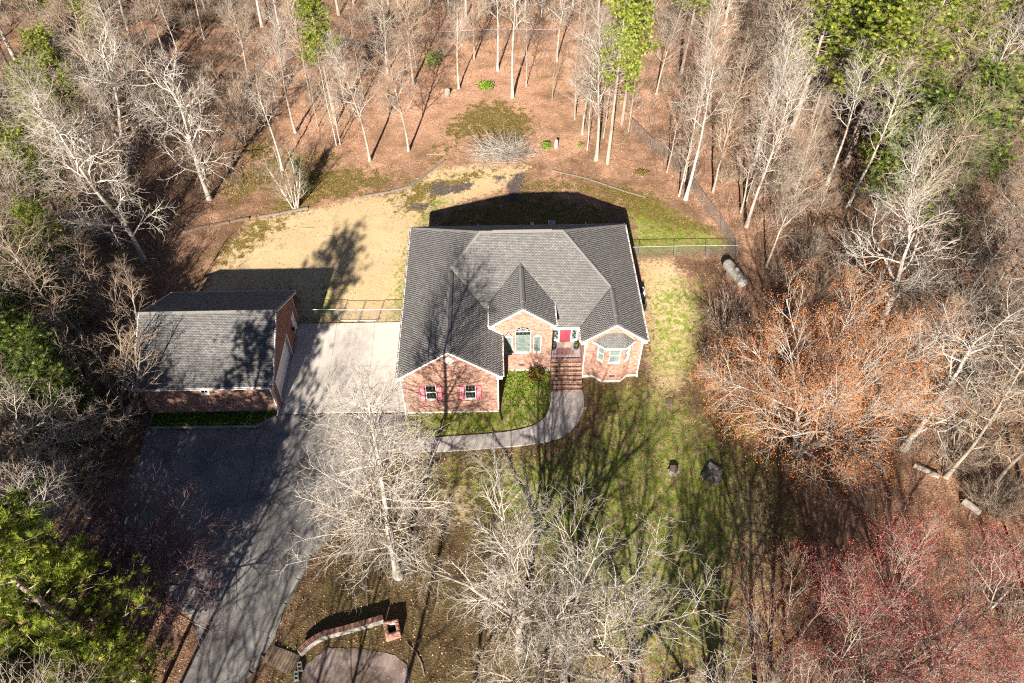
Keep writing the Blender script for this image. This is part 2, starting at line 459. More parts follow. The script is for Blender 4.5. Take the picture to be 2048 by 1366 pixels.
island_mat('grass_dry', [(0, (0.20, 0.13, 0.065)), (0.5, (0.42, 0.31, 0.175)), (0.9, (0.58, 0.47, 0.30)), (1, (0.18, 0.21, 0.05))], trans=0.15, fine=0)
island_mat('moss_tuft', [(0, (0.035, 0.035, 0.004)), (0.6, (0.11, 0.10, 0.012)), (1, (0.22, 0.18, 0.03))], trans=0.2, fine=0)
island_mat('brush_stem', [(0, (0.09, 0.05, 0.035)), (0.4, (0.21, 0.135, 0.095)), (0.75, (0.34, 0.26, 0.195)), (1, (0.50, 0.43, 0.35))], fine=0)
island_mat('brick', [(0, (0.20, 0.085, 0.06)), (0.12, (0.33, 0.145, 0.10)), (0.45, (0.43, 0.215, 0.15)), (0.75, (0.50, 0.275, 0.20)), (0.92, (0.46, 0.33, 0.255)), (1, (0.26, 0.165, 0.13))], big=(0.8, (0.50, 0.33, 0.26), 0.3), fine=0.35)
island_mat('brick_brown', [(0, (0.17, 0.08, 0.06)), (0.4, (0.30, 0.14, 0.10)), (0.8, (0.40, 0.22, 0.16)), (1, (0.24, 0.13, 0.1))], big=(0.8, (0.45, 0.29, 0.22), 0.35), fine=0.4)
island_mat('brick_dark', [(0, (0.10, 0.05, 0.04)), (0.6, (0.20, 0.10, 0.075)), (1, (0.33, 0.19, 0.14))], fine=0.3)
island_mat('brick_tan', [(0, (0.34, 0.20, 0.14)), (0.6, (0.46, 0.30, 0.22)), (1, (0.52, 0.38, 0.3))], fine=0.3)
island_mat('shingle', [(0, (0.13, 0.122, 0.117)), (0.35, (0.155, 0.147, 0.14)), (0.7, (0.175, 0.166, 0.158)), (1, (0.22, 0.209, 0.198))], big=(0.35, (0.125, 0.118, 0.113), 0.55), fine=0.3)
island_mat('shingle_shop', [(0, (0.11, 0.105, 0.102)), (0.5, (0.15, 0.143, 0.138)), (1, (0.21, 0.20, 0.192))], big=(0.4, (0.12, 0.115, 0.112), 0.5), fine=0.4)
plain('mortar', (0.42, 0.355, 0.31), 0.95, 0.2, 8, bscale=60)
plain('roof_felt', (0.07, 0.067, 0.064), 0.95, 0.2, 3)
plain('ridge_cap', (0.15, 0.142, 0.134), 0.9, 0.35, 7)
plain('ridge_vent', (0.06, 0.06, 0.06), 0.8, 0.3, 9)
plain('white_trim', (0.80, 0.78, 0.74), 0.5, 0.06, 2)
plain('gutter_white', (0.72, 0.70, 0.66), 0.45, 0.12, 4)
plain('white_metal', (0.74, 0.73, 0.70), 0.4, 0.08, 3)
plain('foundation', (0.55, 0.53, 0.49), 0.9, 0.2, 4, bscale=30)
plain('shutter_red', (0.50, 0.045, 0.075), 0.5, 0.12, 4)
plain('shutter_panel', (0.62, 0.19, 0.23), 0.5, 0.1, 4)
plain('door_red', (0.36, 0.05, 0.07), 0.35, 0.1, 3)
plain('brass', (0.6, 0.42, 0.15), 0.3, 0.1, 4, metal=1.0)
plain('black_iron', (0.02, 0.02, 0.022), 0.5, 0.2, 5)
plain('interior_dark', (0.012, 0.012, 0.014), 0.9, 0.2, 2)
plain('blind', (0.20, 0.225, 0.21), 0.7, 0.08, 5)
plain('bar_grey', (0.22, 0.24, 0.22), 0.5, 0.1, 4)
plain('vent_dark', (0.05, 0.05, 0.05), 0.7, 0.2, 5)
plain('tile_grey', (0.36, 0.33, 0.36), 0.5, 0.15, 5, bscale=30)
plain('tile_red', (0.30, 0.16, 0.15), 0.5, 0.2, 5, bscale=30)
plain('galvanised', (0.33, 0.34, 0.35), 0.45, 0.12, 6, metal=0.7)
plain('wire', (0.20, 0.205, 0.205), 0.5, 0.1, 6, metal=0.5)
plain('timber', (0.17, 0.14, 0.115), 0.9, 0.35, 5, bscale=25)
plain('timber_dark', (0.13, 0.09, 0.065), 0.9, 0.35, 5, bscale=25)
plain('deck_plank', (0.17, 0.12, 0.09), 0.85, 0.35, 4, bscale=22)
plain('wood_cut', (0.52, 0.38, 0.25), 0.8, 0.2, 6)
plain('ac_metal', (0.55, 0.56, 0.55), 0.45, 0.1, 4)
plain('ac_dark', (0.06, 0.065, 0.07), 0.6, 0.2, 9)
plain('pot_black', (0.03, 0.03, 0.03), 0.4, 0.2, 5)
plain('potting_soil', (0.03, 0.022, 0.015), 0.95, 0.3, 15)
plain('doormat', (0.55, 0.46, 0.36), 0.95, 0.15, 20)
plain('block_grey', (0.26, 0.25, 0.235), 0.9, 0.2, 8, bscale=30)
plain('plastic_white', (0.75, 0.76, 0.77), 0.4, 0.05, 3)
plain('black_pipe', (0.015, 0.015, 0.016), 0.45, 0.2, 8)

def concrete(name, lo, hi, stain, srange=(0.5, 0.72), amt=0.5, cracks=0.0):
    m, nt, out = new_mat(name)
    co = objco(nt)
    c = ramp(nt, noise(nt, 1.1, 7, 0.65, co), [(0.25, lo), (0.75, hi)])
    c = mixc(nt, ramp(nt, noise(nt, 0.33, 6, 0.65, co), [(srange[0], 0.0), (srange[1], amt)]), c, stain)
    c = mixc(nt, 0.5, c, ramp(nt, noise(nt, 28, 4, 0.7, co), [(0.3, 0.72), (0.7, 1.0)]), 'MULTIPLY')
    if cracks:
        wv = nd(nt, 'ShaderNodeTexNoise', {'Scale': 1.3, 'Detail': 4.0, 'Vector': co}).outputs['Color']
        wc = nd(nt, 'ShaderNodeMix', {0: 0.12, 6: co, 7: wv}, data_type='RGBA').outputs[2]
        vo = nd(nt, 'ShaderNodeTexVoronoi', {'Scale': cracks, 'Vector': wc}, feature='DISTANCE_TO_EDGE')
        ck = nd(nt, 'ShaderNodeMapRange', {'Value': vo.outputs['Distance'], 'From Min': 0.004, 'From Max': 0.012, 'To Min': 0.55, 'To Max': 0.0}).outputs[0]
        c = mixc(nt, ck, c, tuple(x * 0.3 for x in lo))
    bsdf(nt, out, c, 0.9, 0.2, bump(nt, noise(nt, 40, 3, 0.6, co), 0.25, 0.01))
concrete('concrete', (0.42, 0.375, 0.33), (0.56, 0.51, 0.455), (0.33, 0.295, 0.26), amt=0.45)
concrete('concrete_walk', (0.36, 0.325, 0.295), (0.47, 0.43, 0.39), (0.27, 0.245, 0.225))
concrete('concrete_old', (0.24, 0.225, 0.20), (0.42, 0.39, 0.35), (0.12, 0.115, 0.10), (0.42, 0.6), 0.8)
concrete('slab_pink', (0.17, 0.125, 0.11), (0.32, 0.255, 0.235), (0.065, 0.047, 0.032), (0.44, 0.58), 0.85)
concrete('asphalt', (0.16, 0.148, 0.138), (0.27, 0.252, 0.235), (0.10, 0.094, 0.089), (0.46, 0.66), 0.7, cracks=0.42)
concrete('tank_paint', (0.24, 0.22, 0.19), (0.42, 0.395, 0.355), (0.20, 0.12, 0.065), (0.44, 0.6), 0.75)

def well_stone():
    m, nt, out = new_mat('well_stone')
    co = objco(nt)
    c = ramp(nt, noise(nt, 2.2, 6, 0.7, co, 0.6), [(0.38, (0.035, 0.032, 0.026)), (0.5, (0.10, 0.09, 0.075)), (0.62, (0.27, 0.255, 0.23))])
    bsdf(nt, out, c, 0.95, 0.1, bump(nt, noise(nt, 12, 5, 0.7, co), 0.6, 0.04))
well_stone()

def glass_mat():
    m, nt, out = new_mat('glass')
    fr = nd(nt, 'ShaderNodeLayerWeight', {'Blend': 0.25})
    g = nd(nt, 'ShaderNodeBsdfGlossy', {'Color': (0.95, 0.97, 1.0), 'Roughness': 0.03})
    t = nd(nt, 'ShaderNodeBsdfTransparent', {'Color': (0.86, 0.92, 0.90)})
    f = math_n(nt, 'ADD', math_n(nt, 'MULTIPLY', math_n(nt, 'POWER', fr.outputs['Facing'], 3.0), 0.7), 0.06)
    mx = nd(nt, 'ShaderNodeMixShader', {0: f})
    nt.links.new(t.outputs[0], mx.inputs[1])
    nt.links.new(g.outputs[0], mx.inputs[2])
    nt.links.new(mx.outputs[0], out.inputs['Surface'])
glass_mat()

# ------------------------------------------------------------------ ground
def make_ground():
    xs = np.concatenate([np.linspace(-800, -80, 12)[:-1], np.arange(-80, 100, 0.5), np.linspace(100, 800, 12)])
    ys = np.concatenate([np.linspace(-500, -36, 10)[:-1], np.arange(-36, 88, 0.45), np.linspace(88, 900, 12)])
    X, Y = np.meshgrid(xs, ys)
    rg = np.random.default_rng(3)
    Z = Tn(X, Y)
    wood = 1 - sm(sdist(X, Y, CLEAR), 3.0)
    bumps = 0.10 * np.sin(X * 0.9 + np.sin(Y * 0.7) * 1.3) * np.sin(Y * 1.1 + np.cos(X * 0.6)) + 0.05 * rg.normal(size=X.shape)
    Z = Z + bumps * wood * 0.8 + 0.012 * rg.normal(size=X.shape)
    hard = np.zeros(X.shape)
    for p in (DRIVE, WALK, FOOT, SHOP, PADP):
        hard = np.maximum(hard, sm(sdist(X, Y, p) + 0.4, 0.5))
    Z = Z * (1 - hard) + (Tn(X, Y) - 0.10) * hard
    ny, nx = X.shape
    idx = np.arange(nx * ny).reshape(ny, nx)
    F = np.stack([idx[:-1, :-1], idx[:-1, 1:], idx[1:, 1:], idx[1:, :-1]], -1).reshape(-1, 4)
    V = np.stack([X, Y, Z], -1).reshape(-1, 3)
    me = np_mesh('ground', V, [F], 'ground', smooth=True)
    d, g, mo, s = cover(X, Y)
    at = me.color_attributes.new('cover', 'FLOAT_COLOR', 'POINT')
    at.data.foreach_set('color', np.stack([d, g, mo, s], -1).astype(np.float32).ravel())
    shade_w, ro = tones(X, Y)
    at = me.color_attributes.new('shade_rough', 'FLOAT_COLOR', 'POINT')
    at.data.foreach_set('color', np.stack([shade_w, ro, 0 * shade_w, 0 * shade_w + 1], -1).astype(np.float32).ravel())
    link('ground', me, kind='structure')
make_ground()

def sheet(name, poly, mat, z0, z1, bev=0.0, parent=None, kind='structure'):
    mb = MB().prism(poly, z0, z1)
    return mb.build(name, mat, parent, kind=kind, bevel=bev)
def rough(poly, step=0.45, amp=0.09, seed=1):
    rg_ = random.Random(seed)
    out = []
    for i in range(len(poly)):
        a, b = Vector(poly[i]), Vector(poly[(i + 1) % len(poly)])
        n_ = max(1, int((b - a).length / step))
        d = (b - a).normalized()
        for j in range(n_):
            p = a.lerp(b, j / n_)
            k = 0 if (abs(p.y) < 0.45 and p.x > -19 and p.x < 1) else rg_.uniform(-amp, amp)
            out.append((p.x - d.y * k, p.y + d.x * k))
    return out
DRIVE_R = rough(DRIVE, seed=4)
sheet('driveway', DRIVE_R, 'asphalt', -0.15, 0.02)
sheet('garden_path', WALK, 'concrete_walk', -0.12, 0.05, 0.012)

# concrete pad: six poured slabs with open joints, following the slope
pad = empty('concrete_pad', kind='structure')
gx = [-9.66, -6.35, -3.05, 0.27]
gy = [0.29, 5.0, 9.68]
for i in range(3):
    for j in range(2):
        a, b = gx[i] + 0.008, gx[i + 1] - 0.008
        ysl = np.linspace(gy[j] + 0.008, gy[j + 1] - 0.008, 8)
        vs, fs = [], []
        for y in ysl:
            z = T(0, y)
            vs += [(a, y, z + 0.045), (b, y, z + 0.045), (b, y, z - 0.12), (a, y, z - 0.12)]
        for k in range(7):
            o = 4 * k
            for q in range(4):
                fs.append((o + q, o + (q + 1) % 4, o + 4 + (q + 1) % 4, o + 4 + q))
        fs += [(3, 2, 1, 0), (28, 29, 30, 31)]
        MB().add(vs, [f[::-1] for f in fs]).build('slab', 'concrete', pad)

# ------------------------------------------------------------------ tiles on planes (bricks, shingles)
def scan(loops, b):
    xs = []
    for lp in loops:
        n = len(lp)
        for i in range(n):
            (a0, b0), (a1, b1) = lp[i], lp[(i + 1) % n]
            if (b0 > b) != (b1 > b):
                xs.append(a0 + (a1 - a0) * (b - b0) / (b1 - b0))
    xs.sort()
    return [(xs[i], xs[i + 1]) for i in range(0, len(xs) - 1, 2)]

def tile_mesh(name, O, u, v, n, loops, rowh, tw, gap, th, mat, th_top=None, bond=0.5, jit=0.15, seed=1, brow=None):
    rg = random.Random(seed)
    O, u, v, n = (np.array(a, float) for a in (O, u, v, n))
    bs = [p[1] for lp in loops for p in lp]
    b = min(bs) if brow is None else brow
    bmax = max(bs)
    A = []
    row = 0
    while b < bmax - 0.01:
        b0, b1 = b + gap / 2, min(b + rowh - gap / 2, bmax - 0.001)
        i0, i1 = scan(loops, b0 + 1e-4), scan(loops, b1 - 1e-4)
        if len(i0) != len(i1):
            i0 = i1 = scan(loops, (b0 + b1) / 2)
        off = (row % 2) * bond * tw + (rg.uniform(0, 0.06) if th_top is not None else 0)
        for (l0, r0), (l1, r1) in zip(i0, i1):
            lo, hi = min(l0, l1), max(r0, r1)
            a = math.floor((lo - off) / tw) * tw + off
            while a < hi:
                c0, c1 = a + gap / 2, a + tw - gap / 2
                q = [max(c0, l0), min(c1, r0), max(c0, l1), min(c1, r1)]
                if q[1] - q[0] > 0.012 or q[3] - q[2] > 0.012:
                    if q[1] < q[0]:
                        q[0] = q[1] = (min(max(c0, l0), c1))
                    if q[3] < q[2]:
                        q[2] = q[3] = (min(max(c0, l1), c1))
                    t = th * (1 + rg.uniform(-jit, jit) * 2)
                    tt = t if th_top is None else th_top
                    A.append((q[0], q[1], q[2], q[3], b0, b1, t, tt))
                a += tw
        b += rowh
        row += 1
    A = np.array(A)
    def pt(a, bb, h):
        return O + a[:, None] * u + bb[:, None] * v + h[:, None] * n
    z = np.zeros(len(A)) - 0.004
    V = np.stack([pt(A[:, 0], A[:, 4], z), pt(A[:, 1], A[:, 4], z), pt(A[:, 3], A[:, 5], z), pt(A[:, 2], A[:, 5], z),
                  pt(A[:, 0], A[:, 4], A[:, 6]), pt(A[:, 1], A[:, 4], A[:, 6]), pt(A[:, 3], A[:, 5], A[:, 7]), pt(A[:, 2], A[:, 5], A[:, 7])], 1)
    f = np.array([[4, 5, 6, 7], [0, 1, 5, 4], [1, 2, 6, 5], [2, 3, 7, 6], [3, 0, 4, 7]])
    F = (np.arange(len(A))[:, None, None] * 8 + f[None]).reshape(-1, 4)
    return np_mesh(name, V.reshape(-1, 3), [F], mat)

def tiles(name, parent, *a, **k):
    return link(name, tile_mesh(name, *a, **k), parent, kind='stuff')

def wall(parent, O, u, loops, n, mat='brick', back='mortar', thick=0.2, seed=1, label=None):
    """loops[0] outline, the rest openings, in (along, up) metres; bricks proud of the mortar"""
    bm = bmesh.new()
    O3, u3, n3 = Vector(O), Vector(u), Vector(n)
    es = []
    for lp in loops:
        vs = [bm.verts.new(O3 + u3 * a + Vector((0, 0, b))) for a, b in lp]
        es += [bm.edges.new((vs[i], vs[(i + 1) % len(vs)])) for i in range(len(vs))]
    bmesh.ops.triangle_fill(bm, use_beauty=True, use_dissolve=False, edges=es, normal=n3)
    r = bmesh.ops.extrude_face_region(bm, geom=bm.faces[:])
    bmesh.ops.translate(bm, verts=[e for e in r['geom'] if isinstance(e, bmesh.types.BMVert)], vec=-n3 * thick)
    bmesh.ops.recalc_face_normals(bm, faces=bm.faces[:])
    me = bpy.data.meshes.new('wall')
    bm.to_mesh(me)
    bm.free()
    me.materials.append(MATS[back])
    w = link('wall', me, parent)
    tiles('bricks', w, O, u, (0, 0, 1), n, loops, 0.0762, 0.213, 0.011, 0.011, mat, seed=seed)
    return w

def rect(a0, a1, b0, b1):
    return [(a0, b0), (a1, b0), (a1, b1), (a0, b1)]

def arch(a0, a1, b0, bs, bt, n=14):
    """opening with an elliptical head springing at bs and topping at bt"""
    c, r = (a0 + a1) / 2, (a1 - a0) / 2
    p = [(a0, b0), (a1, b0)]
    for i in range(n + 1):
        t = math.pi * i / n
        p.append((c + r * math.cos(t), bs + (bt - bs) * math.sin(t)))
    return p

def window(parent, O, u, n, a0, a1, b0, b1, cols=3, rows=4, meet=True, behind='interior_dark', head=None, blind_to=None, fr=0.055, mat='white_trim', name='window', bar=0.011, bar_mat=None):
    """frame mesh with panes, glazing bars and a backing; head = arch top height"""
    O3, u3, n3, z3 = Vector(O), Vector(u), Vector(n), Vector((0, 0, 1))
    def P(a, b, d):
        return O3 + u3 * a + z3 * b - n3 * d
    def slab(mb, a, c, b, e, d0, d1):
        vs = [P(a, b, d1), P(c, b, d1), P(c, e, d1), P(a, e, d1), P(a, b, d0), P(c, b, d0), P(c, e, d0), P(a, e, d0)]
        mb.add(vs, [(3, 2, 1, 0), (4, 5, 6, 7), (0, 1, 5, 4), (1, 2, 6, 5), (2, 3, 7, 6), (3, 0, 4, 7)])
    m = MB()
    slab(m, a0, a0 + fr, b0, b1, 0.03, 0.12)
    slab(m, a1 - fr, a1, b0, b1, 0.03, 0.12)
    slab(m, a0 + fr, a1 - fr, b0, b0 + fr, 0.03, 0.12)
    slab(m, a0 + fr, a1 - fr, b1 - fr, b1, 0.033, 0.12)
    if meet:
        mid = (b0 + b1) / 2
        slab(m, a0 + fr, a1 - fr, mid - 0.03, mid + 0.03, 0.05, 0.115)
    slab(m, a0 - 0.03, a1 + 0.03, b0 - 0.035, b0 - 0.002, -0.03, 0.12)
    w = m.build(name, mat, parent)
    def pane(lo, hi, d):
        g = MB()
        g.add([P(a0 + fr * 0.9, lo, d), P(a1 - fr * 0.9, lo, d), P(a1 - fr * 0.9, hi, d), P(a0 + fr * 0.9, hi, d)], [(0, 1, 2, 3)])
        g.build('pane', 'glass', w)
    if meet:
        pane(b0 + fr * 0.9, mid - 0.02, 0.085)
        pane(mid + 0.02, b1 - fr * 0.9, 0.07)
    else:
        pane(b0 + fr * 0.9, b1 - fr * 0.9, 0.08)
    g = MB()
    for i in range(1, cols):
        x = a0 + (a1 - a0) * i / cols
        slab(g, x - bar, x + bar, b0 + fr, b1 - fr, 0.062, 0.068)
    for j in range(1, rows):
        if meet and rows % 2 == 0 and j == rows // 2:
            continue
        y = b0 + (b1 - b0) * j / rows
        slab(g, a0 + fr, a1 - fr, y - bar, y + bar, 0.0615, 0.0675)
    if g.v:
        g.build('glazing_bars', bar_mat or mat, w)
    bk = MB()
    slab(bk, a0, a1, b0, b1 if head is None else head, 0.19, 0.22)
    bk.build('dark_room', 'interior_dark', w)
    if behind == 'blind':
        bl = MB()
        top = (b1 - fr) if blind_to is None else blind_to
        k = int((top - b0) / 0.06)
        for i in range(k):
            y = b0 + fr * 0.5 + i * 0.06
            bl.add([P(a0 + 0.03, y, 0.135), P(a1 - 0.03, y, 0.135), P(a1 - 0.03, y + 0.056, 0.155), P(a0 + 0.03, y + 0.056, 0.155)], [(0, 1, 2, 3)])
        bl.build('blind', 'blind', w, kind='stuff')
    if head is not None:
        c, r = (a0 + a1) / 2, (a1 - a0) / 2
        ring = MB()
        N = 14
        for q0, q1, d0, d1 in ((0.945, 1.0, 0.03, 0.12),):
            for i in range(N):
                t0, t1 = math.pi * i / N, math.pi * (i + 1) / N
                vs = []
                for d in (d1, d0):
                    for (q, t) in ((q0, t0), (q1, t0), (q1, t1), (q0, t1)):
                        vs.append(P(c + r * q * math.cos(t), b1 + (head - b1) * q * math.sin(t), d))
                ring.add(vs, [(3, 2, 1, 0), (4, 5, 6, 7), (0, 1, 5, 4), (1, 2, 6, 5), (2, 3, 7, 6), (3, 0, 4, 7)])
        ring.build('arched_frame', mat, w)
        gl = MB()
        gl.add([P(c + r * 0.95 * math.cos(math.pi * i / N), b1 + (head - b1) * 0.95 * math.sin(math.pi * i / N), 0.09) for i in range(N + 1)], [tuple(range(N + 1))])
        gl.build('pane', 'glass', w)
        tr = MB()
        hh = head - b1
        for i in range(1, 6):
            t = math.pi * i / 6
            tr.beam(P(c + r * .2 * math.cos(t), b1 + hh * .2 * math.sin(t), 0.06), P(c + r * .92 * math.cos(t), b1 + hh * .92 * math.sin(t), 0.06), 0.013, 0.013, n3)
        for q in (0.6,):
            for i in range(12):
                t0, t1 = math.pi * i / 12, math.pi * (i + 1) / 12
                wv = 1 + 0.14 * (-1) ** i
                wv2 = 1 + 0.14 * (-1) ** (i + 1)
                tr.beam(P(c + r * q * wv * math.cos(t0), b1 + hh * q * wv * math.sin(t0), 0.062), P(c + r * q * wv2 * math.cos(t1), b1 + hh * q * wv2 * math.sin(t1), 0.062), 0.013, 0.013, n3)
        tr.build('tracery', 'white_trim', w)
    return w

# ------------------------------------------------------------------ the brick house
PT, EV = 0.744, 4.5
XR, YB, YE = 19.313, 17.493, 4.857
house = empty('brick_house', (0, 0, 0), 'large single-storey brick house with grey hipped roof and red front door', 'house')
Hh = (YB - YE) / 2
WG = 7.9
YR, WR = 3.329, 5.202
CZ, CX, CW, CY = EV + 1.21, 9.522, 5.184, 4.022
CL, CR2 = CX - CW / 2, CX + CW / 2
CP = CZ + PT * CW / 2

def roof_plane(parent, pts, mat='shingle', seed=1, thick=0.13, rowh=0.13, tw=0.24):
    P = [Vector(p) for p in pts]
    nrm = (P[1] - P[0]).cross(P[2] - P[0]).normalized()
    if nrm.z < 0:
        nrm.negate()
        P = P[::-1]
    u = Vector((0, 0, 1)).cross(nrm).normalized()
    v = nrm.cross(u)
    if v.z < 0:
        v, u = -v, -u
    O = min(P, key=lambda p: p.z)
    mb = MB()
    n = len(P)
    mb.add([p for p in P] + [p - Vector((0, 0, thick)) for p in P],
           [tuple(range(n)), tuple(range(n, 2 * n))[::-1]] + [(i, n + i, n + (i + 1) % n, (i + 1) % n) for i in range(n)])
    r = mb.build('roof_slope', 'roof_felt', parent)
    lp = [((p - O).dot(u), (p - O).dot(v)) for p in P]
    tiles('shingles', r, O, u, v, nrm, [lp], rowh, tw, 0.002, 0.006, mat, th_top=0.002, bond=0.5, jit=0.3, seed=seed)
    return r

def zl(x): return EV + PT * x
def zr(x): return EV + PT * (XR - x)
def zf(y): return EV + PT * (y - YE)
def zb(y): return EV + PT * (YB - y)
RZ = zf(YE + Hh)
O_ = (Hh, YE + Hh, RZ)
P_ = (XR - Hh, YE + Hh, RZ)
N_ = (WG / 2, YE + WG / 2, zl(WG / 2))
M_ = (XR - WR / 2, YE + WR / 2, zr(XR - WR / 2))
roof_plane(house, [(0, 0, EV), (WG / 2, 0, zl(WG / 2)), N_, O_, (0, YB, EV)], seed=11)
roof_plane(house, [(WG, 0, EV), (WG, YE, EV), N_, (WG / 2, 0, zl(WG / 2))], seed=12)
roof_plane(house, [(WG, YE, EV), (XR - WR, YE, EV), M_, P_, O_, N_], seed=13)
roof_plane(house, [(XR - WR, YR, EV), (XR - WR / 2, YR, M_[2]), M_, (XR - WR, YE, EV)], seed=14)
roof_plane(house, [(XR - WR / 2, YR, M_[2]), (XR, YR, EV), (XR, YB, EV), P_, M_], seed=15)
roof_plane(house, [(0, YB, EV), O_, P_, (XR, YB, EV)], seed=16)
YI = YE + (CP - EV) / PT
YK = YE + (CZ - EV) / PT
roof_plane(house, [(CL, CY, CZ), (CX, CY, CP), (CX, YI, CP), (CL, YK, CZ)], seed=17)
roof_plane(house, [(CX, CY, CP), (CR2, CY, CZ), (CR2, YK, CZ), (CX, YI, CP)], seed=18)
# bay roof
BE = 4.30
bay_e = [(15.02, 3.52), (16.0, 2.74), (17.58, 2.74), (18.42, 3.52)]
bay_t = [(16.08, 3.49, 5.22), (17.3, 3.49, 5.22)]
roof_plane(house, [(*bay_e[0], BE), (*bay_e[1], BE), bay_t[0]], seed=19, thick=0.06, tw=0.25)
roof_plane(house, [(*bay_e[1], BE), (*bay_e[2], BE), bay_t[1], bay_t[0]], seed=20, thick=0.06, tw=0.25)
roof_plane(house, [(*bay_e[2], BE), (*bay_e[3], BE), bay_t[1]], seed=21, thick=0.06, tw=0.25)
fb = MB()
for i in range(3):
    a, b = bay_e[i], bay_e[i + 1]
    fb.beam((*a, BE - 0.09), (*b, BE - 0.09), 0.05, 0.15)
fb.build('bay_fascia', 'white_trim', house)
MB().prism(bay_e, BE - 0.15, BE - 0.12).build('bay_soffit', 'white_trim', house)

def cap_strip(parent, p, q, w=0.15, lift=0.028, drop=None, mat='ridge_cap', name='hip_cap'):
    """a run of overlapping cap shingles along a hip or ridge"""
    p, q = Vector(p), Vector(q)
    L = (q - p).length
    d = (q - p).normalized()
    a = d.cross(Vector((0, 0, 1))).normalized()
    k = max(1, int(L / 0.16))
    mb = MB()
    dr = w * (PT * 0.7 if drop is None else drop)
    for i in range(k):
        s, e = p + d * (L * i / k), p + d * (L * (i + 1) / k + 0.02)
        j = rnd.uniform(0, 0.012)
        up0, up1 = Vector((0, 0, lift + 0.014 + j)), Vector((0, 0, lift - 0.004 + j))
        dn = Vector((0, 0, dr))
        vs = [s - a * w - dn + up0, s + up0, s + a * w - dn + up0, e - a * w - dn + up1, e + up1, e + a * w - dn + up1]
        vs += [x - Vector((0, 0, 0.05)) for x in vs]
        mb.add(vs, [(0, 1, 4, 3), (1, 2, 5, 4), (0, 3, 9, 6), (2, 8, 11, 5), (0, 6, 7, 1), (1, 7, 8, 2)])
    return mb.build(name, mat, parent, kind='stuff')
for a, b in ((N_, O_), (O_, (0, YB, EV)), (P_, M_), (P_, (XR, YB, EV))):
    cap_strip(house, b, a)
cap_strip(house, O_, P_, drop=PT, name='ridge_cap')
cap_strip(house, (WG / 2, 0, zl(WG / 2)), N_, drop=PT, name='ridge_cap')
cap_strip(house, (CX, CY, CP), (CX, YI, CP), drop=PT, name='ridge_cap')
cap_strip(house, (XR - WR / 2, YR, M_[2]), M_, drop=PT, name='ridge_cap')

def ridge_vent(parent, p, q, pt=PT):
    p, q = Vector(p), Vector(q)
    d = (q - p).normalized()
    a = d.cross(Vector((0, 0, 1))).normalized()
    mb = MB()
    w = 0.19
    vs = []
    for e in (p, q):
        for s, hgt in ((-1, 0.085), (0, 0.105), (1, 0.085)):
            vs.append(e + a * s * w + Vector((0, 0, hgt - abs(s) * w * pt)))
        for s in (-1, 0, 1):
            vs.append(e + a * s * w + Vector((0, 0, 0.055 - abs(s) * w * pt)))
    mb.add(vs, [(0, 1, 7, 6), (1, 2, 8, 7), (3, 9, 10, 4), (4, 10, 11, 5), (0, 6, 9, 3), (2, 5, 11, 8), (0, 3, 4, 1), (1, 4, 5, 2), (6, 7, 10, 9), (7, 8, 11, 10)])
    o = mb.build('ridge_vent', 'ridge_cap', parent)
    sd = MB()
    for s in (-1, 1):
        off = a * s * (w + 0.012) + Vector((0, 0, 0.035 - w * pt))
        sd.beam(p + off, q + off, 0.035, 0.045)
    sd.build('vent_slot', 'vent_dark', o)
ridge_vent(house, (WG / 2, 0.5, zl(WG / 2)), (WG / 2, 8.3, zl(WG / 2)))
ridge_vent(house, (CX, CY + 0.7, CP), (CX, YI - 0.6, CP))
ridge_vent(house, (XR - WR / 2, YR + 0.9, M_[2]), (XR - WR / 2, M_[1] - 0.35, M_[2]))
ridge_vent(house, (7.35, YE + Hh, RZ), (12.1, YE + Hh, RZ))

for x_, y_ in ((6.1, 15.6), (15.5, 15.9)):
    MB().tube([(x_, y_, zb(y_) - 0.1), (x_, y_, zb(y_) + 0.42)], 0.05, 10).build('vent_pipe', 'plastic_white', house)

# rakes, returns, gutters and spouts
def rake(x0, x1, y, ze, zp, xm):
    m = MB()
    dz = 0.15
    m.beam((x0, y, ze - dz), (xm, y, zp - dz), 0.05, 0.25)
    m.build('rake_board', 'white_trim', house)
    m = MB()
    m.beam((x1, y - 0.003, ze - dz), (xm, y - 0.003, zp - dz), 0.05, 0.25)
    m.build('rake_board', 'white_trim', house)
rake(0.02, WG - 0.02, 0.03, EV, zl(WG / 2), WG / 2)
rake(CL + 0.02, CR2 - 0.02, CY + 0.03, CZ, CP, CX)
rake(XR - WR + 0.02, XR - 0.02, YR + 0.03, EV, M_[2], XR - WR / 2)
for x0, x1, y0, y1, z in ((-0.02, 0.5, 0.0, 0.16, EV), (7.42, 7.92, 0.0, 0.16, EV), (CL - 0.02, CL + 0.45, CY, CY + 0.28, CZ), (CR2 - 0.42, CR2 + 0.02, CY, CY + 0.28, CZ),
                          (14.09, 14.6, YR, YR + 0.18, EV), (18.82, 19.33, YR, YR + 0.18, EV)):
    MB().box(x0, x1, y0 - 0.01, y1, z - 0.34, z - 0.02).build('eave_return', 'white_trim', house, bevel=0.01)
# white board where the wing roof dies into the tall gable wall
MB().beam((CL + 0.05, 4.26, EV + PT * (WG - CL - 0.05) + 0.05), (WG + 0.05, 4.26, EV + 0.01), 0.06, 0.16).build('rake_board', 'white_trim', house)

